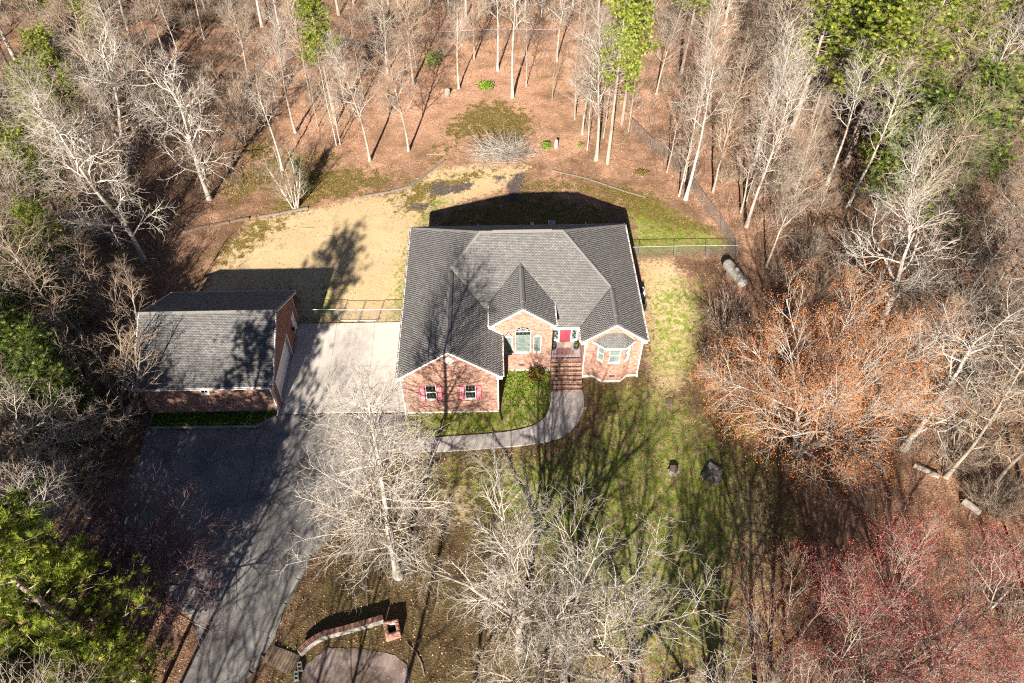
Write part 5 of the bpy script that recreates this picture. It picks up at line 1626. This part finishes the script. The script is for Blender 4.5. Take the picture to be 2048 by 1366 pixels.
KEYS = [
 ('pyramid0', 0.6, -13.4, 21.0, 1.0, 'cone-shaped bare tree with straight pale trunk between drive and front path'),
 ('spread0', 8.6, -18.4, 16.0, 0.92, 'wide forked bare tree on the front lawn below the curved path'),
 ('spread1', 11.2, -20.8, 16.0, 0.95, 'big leaning bare tree behind the forked one at the lower middle'),
 ('spread0', 13.8, -28.0, 16.0, 0.9, 'bare crown rising from the bottom edge right of the big forked tree'),
 ('spread1', 18.6, -28.5, 15.5, 0.9, 'bare crown at the bottom edge left of the red maples'),
 ('maple_orange', 30.2, -4.2, 16.5, 0.82, 'wide orange-budding maple at the edge of the right lawn'),
 ('maple_red0', 22.8, -23.0, 15.5, 0.85, 'red-budding maple at the lower right, nearest the lawn'),
 ('maple_red1', 27.6, -22.6, 16.0, 0.8, 'red-budding maple at the lower right, middle of the three'),
 ('maple_red0', 32.4, -22.0, 16.5, 0.9, 'red-budding maple in the lower right corner'),
 ('gnarled1', -25.2, 17.7, 20.0, 0.95, 'tall pale spreading tree rising left of the workshop roof'),
 ('gnarled0', -21.1, 26.4, 17.5, 0.9, 'crooked white-limbed tree at the left end of the back lawn'),
 ('gnarled1', -30.5, 32.3, 18.0, 1.0, 'large pale tree behind the tall spreading one at upper left'),
 ('gnarled2', 40.2, 7.4, 15.5, 1.05, 'white-limbed sycamore spreading above the orange maple'),
 ('gnarled0', 38.4, -4.2, 16.5, 1.1, 'leaning grey tree with twisted limbs right of the orange maple'),
 ('tall1', 43.1, -8.1, 18.0, 1.0, 'leaning bare tree beside the sawn log pile'),
 ('tall2', -14.6, 31.1, 12.0, 1.0, 'white forked tree above the multi-stemmed birch'),
 ('clump0', -12.3, 25.0, 7.0, 1.0, 'white multi-stemmed birch at the top of the timber edging'),
 ('tall0', -5.6, 32.5, 15.0, 0.95, 'pale straight tree above the bent timber edging, left of two'),
 ('tall3', -1.6, 34.1, 15.5, 1.0, 'pale bushy tree above the bent timber edging, right of two'),
 ('slim2', -9.5, 35.4, 12.0, 0.8, 'slim twin white stem behind the young conifer'),
 ('slim2', -9.1, 35.5, 11.0, 0.7, 'slim white stem leaning on its twin behind the young conifer'),
 ('slim0', -12.0, 38.9, 8.5, 0.9, 'short slim tree in leaves left of the twin white stems'),
 ('tall1', -9.4, 42.6, 13.0, 0.9, 'grey trunk behind the twin white stems'),
 ('tall2', 3.6, 46.3, 11.5, 0.9, 'forked white tree left of the low green shrub'),
 ('tall1', 5.4, 53.0, 15.5, 0.8, 'grey-brown trunk casting a long shadow just inside the rear fence'),
 ('tall2', 9.9, 44.3, 19.0, 0.8, 'thick white trunk right of the low green shrub'),
 ('slim0', 11.6, 46.6, 10.5, 0.8, 'slim tree behind the thick white trunk'),
 ('slim1', 14.5, 43.7, 8.0, 0.8, 'thin grey sapling right of the thick white trunk'),
 ('slim0', 16.8, 39.6, 11.0, 1.0, 'thin pale tree in leaves above the slim pale stump'),
 ('tall0', 17.4, 36.8, 13.5, 0.9, 'pale branchy tree above the thin grey timber edging'),
 ('slim2', 17.7, 33.9, 10.5, 0.8, 'thin white stem just left of the big pale forest-edge tree'),
 ('tall0', 18.5, 32.1, 18.0, 1.0, 'big pale forest-edge tree above the grey timber edging'),
 ('pine1', 19.6, 31.4, 19.0, 0.85, 'tall pine with leaning pale trunk right of the big pale tree'),
 ('pine1', 22.0, 38.5, 18.0, 0.85, 'tall pine behind the leaning one by the fence corner'),
 ('slim0', 22.6, 37.3, 9.5, 0.9, 'thin tree at the top corner of the climbing fence'),
 ('slim1', 19.7, 36.1, 11.5, 0.8, 'thin grey tree between the two tall pines'),
 ('tall2', 26.9, 25.4, 19.0, 0.85, 'leaning white tree at the bend of the climbing fence'),
 ('slim2', 26.3, 25.9, 14.0, 0.8, 'slim white stem beside the leaning tree at the fence bend'),
 ('slim0', 27.3, 28.3, 11.0, 0.9, 'slender tree behind the leaning white tree'),
 ('tall1', 29.9, 26.5, 16.0, 0.85, 'straight grey trunk just outside the climbing fence'),
 ('tall3', 32.0, 23.2, 13.0, 0.95, 'pale forked tree outside the climbing fence'),
 ('tall2', 32.9, 25.1, 18.0, 0.8, 'broken-topped white tree outside the climbing fence'),
 ('tall1', 37.7, 25.0, 13.0, 0.9, 'grey tree in front of the large right-hand pines'),
 ('slim1', 25.7, 29.8, 12.5, 0.9, 'thin leafless tree on the fence line above its bend'),
 ('pine0', 44.8, 30.6, 20.0, 1.4, 'large bright green pine at the upper right'),
 ('pine2', 49.5, 34.0, 19.0, 1.4, 'broad pine just right of the large bright green one'),
 ('pine0', 58.0, 40.0, 19.0, 1.35, 'pine in the upper right corner, farthest back'),
 ('pine2', 62.5, 33.5, 17.0, 1.35, 'pine at the right edge behind the shaggy cedar'),
 ('pine0', 41.0, 37.5, 19.0, 1.3, 'pine behind and left of the large bright green one'),
 ('cedar0', 48.6, 23.0, 14.5, 1.5, 'shaggy dark cedar below the upper right pines'),
 ('cedar1', 53.5, 26.5, 14.5, 1.5, 'shaggy cedar beside the dark one below the upper right pines'),
 ('pine2', 45.0, 25.5, 11.0, 1.1, 'lower pine at the left foot of the shaggy cedars'),
 ('pine2', 54.5, 47.0, 18.0, 1.35, 'pine at the top edge between the two upper right corner pines'),
 ('pine0', 47.0, 43.0, 18.0, 1.3, 'pine at the top edge behind the large bright green one'),
 ('pine2', 66.0, 45.0, 17.0, 1.3, 'pine at the very top right corner'),
 ('pine1', 30.0, 47.0, 17.0, 1.0, 'pine crown at the top edge above the climbing fence'),
 ('pine1', -10.1, 39.5, 15.0, 1.0, 'pine crown at the top edge left of the rear fence'),
 ('pine1', -5.5, 61.0, 15.0, 0.9, 'pine at the top edge behind the rear fence'),
 ('pine2', -43.4, 32.6, 15.0, 1.1, 'pine at the upper left edge, higher of the stack'),
 ('pine0', -39.5, 26.5, 12.0, 1.1, 'pine at the upper left edge, below the highest one'),
 ('pine2', -50.0, 45.0, 15.0, 1.2, 'pine in the upper left corner'),
 ('pine0', -46.0, 55.0, 15.0, 1.1, 'pine at the top edge near the upper left corner'),
 ('pine2', -36.5, 47.0, 12.0, 1.0, 'pine behind the large pale tree at upper left'),
 ('pine0', -34.8, 29.1, 14.0, 1.1, 'pine at the upper left edge, left of the tall pale tree top'),
 ('pine2', -33.3, 21.4, 12.0, 1.15, 'pine at the left edge below the upper left stack'),
 ('pine2', -37.6, 37.6, 12.5, 1.1, 'pine in the upper left, behind the stack at the edge'),
 ('pine0', -29.7, 13.4, 11.0, 1.15, 'bright pine at the left edge above the workshop ridge level'),
 ('cedar1', -28.5, 7.5, 11.5, 1.2, 'cedar at the left edge level with the workshop ridge'),
 ('cedar0', -24.2, -2.2, 10.5, 1.2, 'cedar at the left edge level with the workshop front'),
 ('pine2', -35.0, 16.5, 11.0, 1.1, 'pine at the left edge level with the back lawn'),
 ('pine0', -31.0, 13.0, 8.5, 1.1, 'small pine left of the workshop ridge'),
 ('cedar0', -29.0, 1.5, 12.5, 1.3, 'tall cedar at the left edge beside the workshop'),
 ('cedar1', -25.6, 1.0, 11.0, 1.25, 'cedar between the left edge and the workshop wall'),
 ('cedar0', -31.5, 6.5, 10.0, 1.2, 'cedar farther back at the left edge'),
 ('pine0', -17.4, -16.8, 11.5, 1.35, 'bright green pine at the lower left edge, upper one'),
 ('pine2', -14.6, -19.8, 23.0, 0.95, 'tallest pine at the lower left corner beside the drive'),
 ('pine2', -13.3, -20.6, 9.5, 1.2, 'low bright pine beside the drive at the bottom'),
 ('pine0', -16.8, -20.8, 11.5, 1.35, 'pine in the lower left corner behind the low bright one'),
 ('pine2', -20.6, -14.5, 9.0, 1.4, 'pine at the lower left edge below the pale crooked tree'),
 ('gnarled2', -24.3, -6.6, 11.5, 1.0, 'pale crooked tree at the left edge above the pines'),
 ('gnarled2', -21.6, -8.4, 9.0, 1.0, 'small leaning pale tree reaching over the drive'),
 ('clump1', -22.2, -1.8, 10.5, 1.1, 'grey thicket tree against the workshop corner'),
 ('clump1', -22.8, 3.4, 10.0, 1.1, 'grey many-stemmed tree beside the workshop end wall'),
 ('slim1', -25.4, 9.5, 11.0, 1.3, 'thin dark tree left of the workshop ridge'),
 ('slim0', -27.8, 10.8, 11.0, 1.1, 'slim birch-like tree at the left, level with the workshop ridge'),
 ('slim1', -22.6, 9.6, 8.0, 1.3, 'thin reddish tree touching the workshop roof end'),
 ('plum', -15.6, -14.6, 9.5, 1.25, 'purple-twigged tree overhanging the left side of the drive'),
 ('thicket', 27.4, 8.2, 4.2, 1.2, 'tan bare thicket below the propane tank'),
 ('thicket', 26.0, 2.5, 4.0, 1.3, 'olive-tan thicket at the lawn edge left of the orange maple'),
 ('cedar0', -11.7, 27.0, 4.5, 0.9, 'young green conifer behind the white multi-stemmed birch'),
]
for i, (k, x, y, h, sx, lab) in enumerate(KEYS):
    c = 'pine tree' if k.startswith('pine') else 'cedar' if k.startswith('cedar') else 'shrub' if k == 'thicket' else 'tree'
    place(k, x, y, h, None, sx, lab, c, tilt=(rnd.uniform(-.02, .02), rnd.uniform(-.02, .02)))

# woodland fill, each tree its own object
def frame_pos(x, y, z):
    """picture position (0..1) of a point, only used to word the labels and to skip trees out of sight"""
    d = Vector((x, y, z)) - cam.matrix_world.translation
    w = d.dot(_F)
    f = cam_d.lens / 36
    return 0.5 + f * d.dot(_R2) / w, 0.5 - f * 1.5 * d.dot(_U2) / w
ZONES = [
 ('beyond the rear fence', 'bare trees beyond the rear fence', [(-62, 52), (-20, 56), (16, 60), (40, 52), (88, 60), (88, 84), (-64, 84)], 78),
 ('between back lawn and rear fence', 'bare trees inside the rear fence', [(-28, 34), (-14, 36), (-6, 40), (2, 50), (16, 47), (23, 42), (24, 55), (0, 55), (-22, 50)], 16),
 ('in the upper left woods', 'bare trees in the upper left woods', [(-60, 50), (-58, 20), (-46, 8), (-27, 8), (-28, 24), (-30, 38), (-26, 52)], 34),
 ('left of the drive', 'bare trees left of the drive', [(-42, 6), (-40, -12), (-28, -14), (-23, -10), (-24, 6)], 14),
 ('right of the climbing fence', 'bare trees in the right-hand woods', [(33, 12), (31, 20), (29, 34), (26, 44), (38, 52), (62, 52), (76, 40), (70, 18), (52, 6), (44, 8)], 66),
 ('in the brown woods at the right edge', 'bare trees at the right edge', [(44, 6), (36, -1), (46, -16), (37, -19), (52, -22), (60, -4), (62, 10)], 22),
]
LOOK = {'tall0': 'pale straight tree', 'tall1': 'grey-brown tree', 'tall2': 'white-trunked tree', 'tall3': 'slender pale tree', 'slim0': 'thin pale sapling', 'slim1': 'thin grey sapling', 'slim2': 'thin white sapling', 'clump1': 'many-stemmed grey tree'}
ORD = 'first second third fourth fifth sixth seventh eighth ninth tenth eleventh twelfth thirteenth fourteenth fifteenth sixteenth seventeenth eighteenth nineteenth twentieth'.split()
taken = [(k[1], k[2]) for k in KEYS]
def inside(x, y, poly):
    return sdist(np.array([x]), np.array([y]), poly)[0]
for where, grp, poly, n in ZONES:
    xs = [p[0] for p in poly]; ys = [p[1] for p in poly]
    c = tries = 0
    mine = []
    while c < n and tries < n * 60:
        tries += 1
        x, y = rnd.uniform(min(xs), max(xs)), rnd.uniform(min(ys), max(ys))
        if inside(x, y, poly) < 0 or inside(x, y, CLEAR) > -0.5:
            continue
        if any((x - a) ** 2 + (y - b) ** 2 < 4.8 for a, b in taken):
            continue
        k = rnd.choice(['tall0', 'tall1', 'tall1', 'tall2', 'tall3', 'tall3', 'slim0', 'slim1', 'slim1', 'slim2', 'clump1'])
        h = rnd.uniform(13, 20) if k.startswith('tall') else rnd.uniform(7, 12) if k.startswith('slim') else rnd.uniform(5, 8)
        z = T(x, y)
        seen = [frame_pos(x, y, z + q * h) for q in (0, 0.5, 1)]
        if not any(-0.02 < u < 1.02 and -0.02 < v < 1.02 for u, v in seen):
            continue
        mine.append((k, x, y, h, rnd.uniform(0.8, 1.1), (rnd.uniform(-.05, .05), rnd.uniform(-.05, .05)), seen[0][0]))
        taken.append((x, y))
        c += 1
    for k in LOOK:
        for i, t in enumerate(sorted([m_ for m_ in mine if m_[0] == k], key=lambda m_: m_[6])):
            tot = sum(m_[0] == k for m_ in mine)
            lab = LOOK[k] + ' ' + where + (', %s such from the left' % ORD[min(i, 19)] if tot > 1 else '')
            place(k, t[1], t[2], t[3], None, t[4], lab, 'tree', grp, t[5])
# trees below the picture's edge whose shadows cross the lawn and the drive
SHADY = [(-27, -22, 18, 'pine0'), (-33, -16, 18, 'pine2'), (-38, -6, 18, 'pine0'), (-44, 4, 17, 'pine2'), (-31, -27, 19, 'pine2'), (-48, 14, 17, 'pine0'), (-22, -27, 18, 'pine2'), (-41, -14, 18, 'pine2'), (-52, 24, 17, 'pine2'), (-17.5, -30, 18, 'pine0'), (-23.2, -18.5, 16, 'pine0'), (-36, 2, 15, 'pine2'), (-46, 24, 16, 'pine2'), (-52, 33, 16, 'pine0')]
for x, y, h, k in SHADY:
    place(k, x, y, h, None, 1.25, 'pine standing outside the left edge, shading the woods', 'pine tree', 'pines outside the left edge')
SOUTH = [(19.5, -29, 20), (-1, -33.5, 20), (7, -35, 20), (-18, -23, 19), (-24.5, -19, 18), (22.5, -33, 21), (27, -34, 22), (32, -34, 20), (-18.6, -14.5, 14), (-24, -13, 16), (-13.5, -26.5, 20), (-17, -24, 20), (-21, -20.5, 19), (-10, -35, 19), (-6, -33, 17), (-14, -37, 19), (-3, -29, 16), (4, -31, 17), (25, -36, 18), (29.5, -36, 18), (36, -33, 17), (42, -28, 16), (-20, -25, 16), (-25, -21, 15), (-29, -15, 15), (46, -20, 15)]
for x, y, h in SOUTH:
    place(rnd.choice(['tall0', 'tall3', 'tall1']), x, y, h, None, 1.0, 'bare tree standing just beyond the bottom edge', 'tree', 'bare trees beyond the bottom edge')

# bare shrubs under the trees
for where, grp, poly, n in ZONES:
    xs = [p[0] for p in poly]; ys = [p[1] for p in poly]
    c = tries = 0
    while c < {0: 70, 1: 4, 2: 40, 3: 30, 4: 85, 5: 40}[[z[1] for z in ZONES].index(grp)] and tries < 2000:
        tries += 1
        x, y = rnd.uniform(min(xs), max(xs)), rnd.uniform(min(ys), max(ys))
        if inside(x, y, poly) < 0 or inside(x, y, CLEAR) > -0.8:
            continue
        u, v = frame_pos(x, y, T(x, y) + 1)
        if not (0 < u < 1 and 0 < v < 1):
            continue
        place('thicket', x, y, rnd.uniform(1.8, 3.6), None, rnd.uniform(0.8, 1.3), 'twiggy bare shrub ' + where, 'shrub', grp.replace('bare trees', 'bare shrubs'), name='shrub')
        c += 1

# ------------------------------------------------------------------ shrubs, brush pile, ground cover
def leafy(name, x, y, rx, ry, rz, n, size, mat, lab, seed, cat='shrub', z=0.0, group=None):
    o = empty(name, (x, y, T(x, y) + z), lab, cat, group)
    V, F = leaf_blob((0, 0, rz * 0.75), rx, ry, rz, n, size, seed)
    link('foliage', np_mesh(name + '_foliage', V, [F], mat), o)
    st = MB()
    for k in range(7):
        a = k * 0.9
        st.tube([(0.05 * math.cos(a), 0.05 * math.sin(a), -0.05), (rx * 0.35 * math.cos(a), ry * 0.35 * math.sin(a), rz * 0.7), (rx * .6 * math.cos(a), ry * .6 * math.sin(a), rz * 1.1)], [0.02, 0.014, 0.006], 5)
    st.build('stems', 'twig_tan', o)
    return o
leafy('azalea_bush', 10.65, 3.35, 0.85, 0.75, 0.75, 1500, 0.085, 'leaf_bronze', 'rounded bronze-green bush between the arched windows and the steps', 5)
leafy('evergreen_shrub', 6.82, 46.4, 1.2, 0.8, 0.5, 700, 0.12, 'leaf_green', 'low bright green shrub alone in the leaf litter behind the yard', 7)
leafy('evergreen_shrub', 13.3, 34.3, 0.8, 0.6, 0.5, 350, 0.11, 'leaf_green', 'small green shrub just right of the brush pile', 8)
leafy('evergreen_shrub', 17.0, 34.4, 0.4, 0.35, 0.35, 120, 0.1, 'leaf_green', 'tiny green shrub at the foot of the big pale tree', 9)
leafy('evergreen_shrub', 22.9, 29.6, 0.9, 0.5, 0.3, 260, 0.11, 'leaf_bronze', 'dull green low shrub above the thin grey timber', 10)
leafy('evergreen_shrub', 0.3, 51.5, 1.3, 1.0, 1.3, 700, 0.12, 'needles_dark', 'dark green shrub beside the grey trunk near the rear fence', 12)
leafy('forsythia_bush', 26.6, -2.4, 1.7, 1.5, 1.2, 1400, 0.06, 'leaf_yellow', 'yellow-flowering bush under the left side of the orange maple', 14)
leafy('forsythia_bush', 28.2, -0.3, 1.3, 1.2, 1.1, 700, 0.06, 'leaf_yellow', 'second yellow-flowering bush deeper under the orange maple', 15)

# brush pile of cut branches
bpile = empty('brush_pile', (8.4, 33.5, T(8, 33.5)), 'heap of grey cut branches at the back of the yard', 'brush pile')
rg = np.random.default_rng(77)
n = 650
p0 = np.stack([rg.normal(0, 1.35, n), rg.normal(0, 0.85, n), rg.random(n) * 0.7], 1)
p0[:, 2] *= np.exp(-(p0[:, 0] / 2.6) ** 2)
d0 = np.stack([rg.normal(0, 1, n), rg.normal(0, 0.7, n), rg.normal(0.15, 0.22, n)], 1)
Q = grow_lines(p0, d0, rg.uniform(0.9, 2.8, n), 6, 0.16, -0.03, rg)
Q[:, :, 2] = np.maximum(Q[:, :, 2], 0.02)
r = (rg.uniform(0.007, 0.026, n) ** 1.0)[:, None] * np.linspace(1, 0.4, 6)[None]
V, F = tubes(Q, r, 4)
Q2, R2, _ = spawn(Q, r, 5, 0.3, 1, 20, 60, cst(0.6), 3, 0.15, -0.02, 0.008, rg, 0.4, 0.006)
Q2[:, :, 2] = np.maximum(Q2[:, :, 2], 0.02)
V2, F2 = cones(Q2, R2)
V, Fs = join([(V, F), (V2, F2)])
link('branches', np_mesh('branches', V, Fs, 'deadwood'), bpile, kind='stuff')

def sample(n, box, seed):
    rg = np.random.default_rng(seed)
    return rg, rg.uniform(box[0], box[1], n), rg.uniform(box[2], box[3], n)

VIEW = [(-24, -25), (42, -25), (95, 82), (-72, 82)]
HARD = [DRIVE, WALK, FOOT, SHOP, PADP, SLAB]
def mask_hard(x, y, mg=0.0):
    m = np.ones(x.shape, bool)
    for p in HARD:
        m &= sdist(x, y, p) < -mg
    return m

def blades(name, x, y, h, w, mat, rg, lean=0.5, per=3):
    x, y = np.repeat(x, per) + rg.normal(0, 0.05, len(x) * per), np.repeat(y, per) + rg.normal(0, 0.05, len(y) * per)
    n = len(x)
    b = np.stack([x, y, Tn(x, y) - 0.01], 1)
    a = rg.random(n) * 6.283
    s = np.stack([np.cos(a), np.sin(a), 0 * a], 1) * w
    t = b + np.stack([rg.normal(0, lean, n), rg.normal(0, lean, n), np.ones(n)], 1) * (h * rg.uniform(0.5, 1.3, n))[:, None]
    V = np.stack([b - s, b + s, t], 1).reshape(-1, 3)
    return link(name, np_mesh(name, V, [np.arange(3 * n).reshape(n, 3)], mat), kind='stuff')

# fallen leaves
rg, x, y = sample(290000, (-70, 92, -26, 80), 901)
keep = (sdist(x, y, VIEW) > 0)
x, y = x[keep], y[keep]
dr_, gr_, mo_, so_ = cover(x, y)
dist = np.hypot(x - 7.5, y + 35)
prob = np.clip(1.0 - 1.05 * np.maximum(dr_, gr_) - 0.45 * mo_, 0.10, 1) * np.clip(75 / dist, 0.35, 1)
keep = (rg.random(len(x)) < prob) & mask_hard(x, y, 0.1)
x, y = x[keep], y[keep]
c = np.stack([x, y, Tn(x, y) + 0.03 + 0.05 * rg.random(len(x))], 1)
nrm = norm(np.stack([rg.normal(0, 0.55, len(x)), rg.normal(0, 0.55, len(x)), np.ones(len(x))], 1))
a = norm(np.cross(nrm, rg.normal(size=(len(x), 3)))); b = np.cross(nrm, a)
s = (rg.uniform(0.03, 0.07, len(x)))[:, None]
V = np.stack([c - a * s, c + b * s * 0.55, c + a * s, c - b * s * 0.55], 1).reshape(-1, 3)
link('fallen_leaves', np_mesh('fallen_leaves', V, [np.arange(4 * len(x)).reshape(-1, 4)], 'litter_leaf'), kind='stuff', label='brown fallen leaves covering the woods floor', cat='leaves')

# leaves blown on to the drive, thickest along its edges
rg, x, y = sample(30000, (-20, 3, -26, 0.3), 911)
dd = np.maximum(sdist(x, y, DRIVE), sdist(x, y, SLAB))
k = (dd > 0.02) & (rg.random(len(x)) < np.clip(np.exp(-dd / 0.35), np.where(x > -5.2, 0.4, 0.025), 1))
x, y = x[k], y[k]
c = np.stack([x, y, np.full(len(x), 0.05)], 1)
V, F = leaf_faces(c, 0.05, rg)
V[:, 2] = 0.045 + (V[:, 2] - 0.05) * 0.3
link('blown_leaves', np_mesh('blown_leaves', V, [F], 'litter_leaf'), kind='stuff', label='scattered dead leaves along the edges of the drive', cat='leaves')

# lawn grass, dry and green, and moss
rg, x, y = sample(150000, (-22, 33, -26, 34), 902)
dr_, gr_, mo_, so_ = cover(x, y)
ok = mask_hard(x, y, 0.02)
k = ok & (rg.random(len(x)) < dr_ * 0.5) & (rg.random(len(x)) > gr_ * 0.7)
o = blades('dry_grass', x[k], y[k], 0.06, 0.016, 'grass_dry', rg, 0.9)
tag(o, 'straw-coloured dormant lawn grass around the house', 'grass')
k = ok & (rg.random(len(x)) < gr_ * 0.85) & (rg.random(len(x)) > dr_ * 0.5)
o = blades('green_grass', x[k], y[k], 0.09, 0.022, 'grass_green', rg, 0.7)
tag(o, 'green lawn grass in front of the house', 'grass')
rg, x, y = sample(50000, (-25, 32, 13, 46), 903)
dr_, gr_, mo_, so_ = cover(x, y)
nz = np.sin(x * 2.1 + np.sin(y * 1.7)) * np.sin(y * 2.3 + np.cos(x * 1.3)) + 0.4 * rg.normal(size=len(x))
k = (rg.random(len(x)) < mo_) & (nz > 0.0) & mask_hard(x, y, 0.1)
o = blades('moss', x[k], y[k], 0.05, 0.035, 'moss_tuft', rg, 1.0)
tag(o, 'dark olive moss patches behind the house', 'moss')
# leafy ground cover in the workshop bed
rg, x, y = sample(5200, (-19.6, -9.9, -0.9, 0.42), 904)
k = sdist(x, y, [[-19.5, 0.42], [-19.5, -0.74], [-11.3, -0.84], [-10.0, 0.05], [-9.95, 0.42]]) > 0.02
c = np.stack([x[k], y[k], 0.10 + 0.22 * rg.random(k.sum())], 1)
V, F = leaf_faces(c, 0.085, rg)
link('ivy_bed', np_mesh('ivy_bed', V, [F], 'leaf_green'), kind='stuff', label='bright green ground cover in the bed before the workshop', cat='ground cover')
rg, x, y = sample(2600, (7.7, 11.9, 0.2, 4.2), 905)
k = (sdist(x, y, GREEN[0]) > 0.1) & (rg.random(len(x)) < 0.35 + 0.4 * (y > 2))
c = np.stack([x[k], y[k], 0.04 + 0.14 * rg.random(k.sum())], 1)
V, F = leaf_faces(c, 0.075, rg)
link('ground_cover', np_mesh('ground_cover', V, [F], 'leaf_green'), kind='stuff', label='bright leafy plants in the lawn between garage and steps', cat='ground cover')

# twiggy undergrowth in the woods
rg, x, y = sample(135000, (-70, 92, -26, 80), 906)
inw = sdist(x, y, CLEAR)
zn = np.sin(x * 0.35 + 1.3 * np.sin(y * 0.23)) * np.sin(y * 0.31 + 1.1 * np.cos(x * 0.27))
openw = np.exp(-(((x - 6) / 18) ** 2 + ((y - 44) / 11) ** 2))           # leaf-covered clearing behind the yard is open
openr = 0.9 * np.exp(-(((x - 34) / 8) ** 2 + ((y + 10) / 8) ** 2))
prob = np.clip(0.5 + 0.5 * zn, 0.06, 1) * (1 - 0.93 * openw) * (1 - openr) * np.where((x > 30) & (y < 14), 0.65, 1.0) * (inw < -0.8) * np.clip(-inw / 4, 0.2, 1)
k = (rg.random(len(x)) < prob) & (sdist(x, y, VIEW) > 0) & mask_hard(x, y, 0.5)
x, y = x[k], y[k]
n = len(x)
p0 = np.stack([x, y, Tn(x, y) - 0.02], 1)
d0 = np.stack([rg.normal(0, 0.4, n), rg.normal(0, 0.4, n), np.ones(n)], 1)
Lx = rg.uniform(0.5, 3.0, n)
Q = grow_lines(p0, d0, Lx, 3, 0.25, 0.0, rg)
Q2, R2, _ = spawn(Q, np.full((n, 3), 0.012), 3, 0.25, 1.0, 25, 60, cst(0.6), 2, 0.2, 0, 0.01, rg, 0.3, 0.006)
V1, F1 = cones(Q, np.full((n, 3), 0.012) * rg.uniform(0.7, 1.4, (n, 1)))
V2, F2 = cones(Q2, R2)
V, Fs = join([(V1, F1), (V2, F2)])
link('undergrowth', np_mesh('undergrowth', V, Fs, 'brush_stem'), kind='stuff', label='brown twiggy undergrowth covering the woods floor', cat='undergrowth')
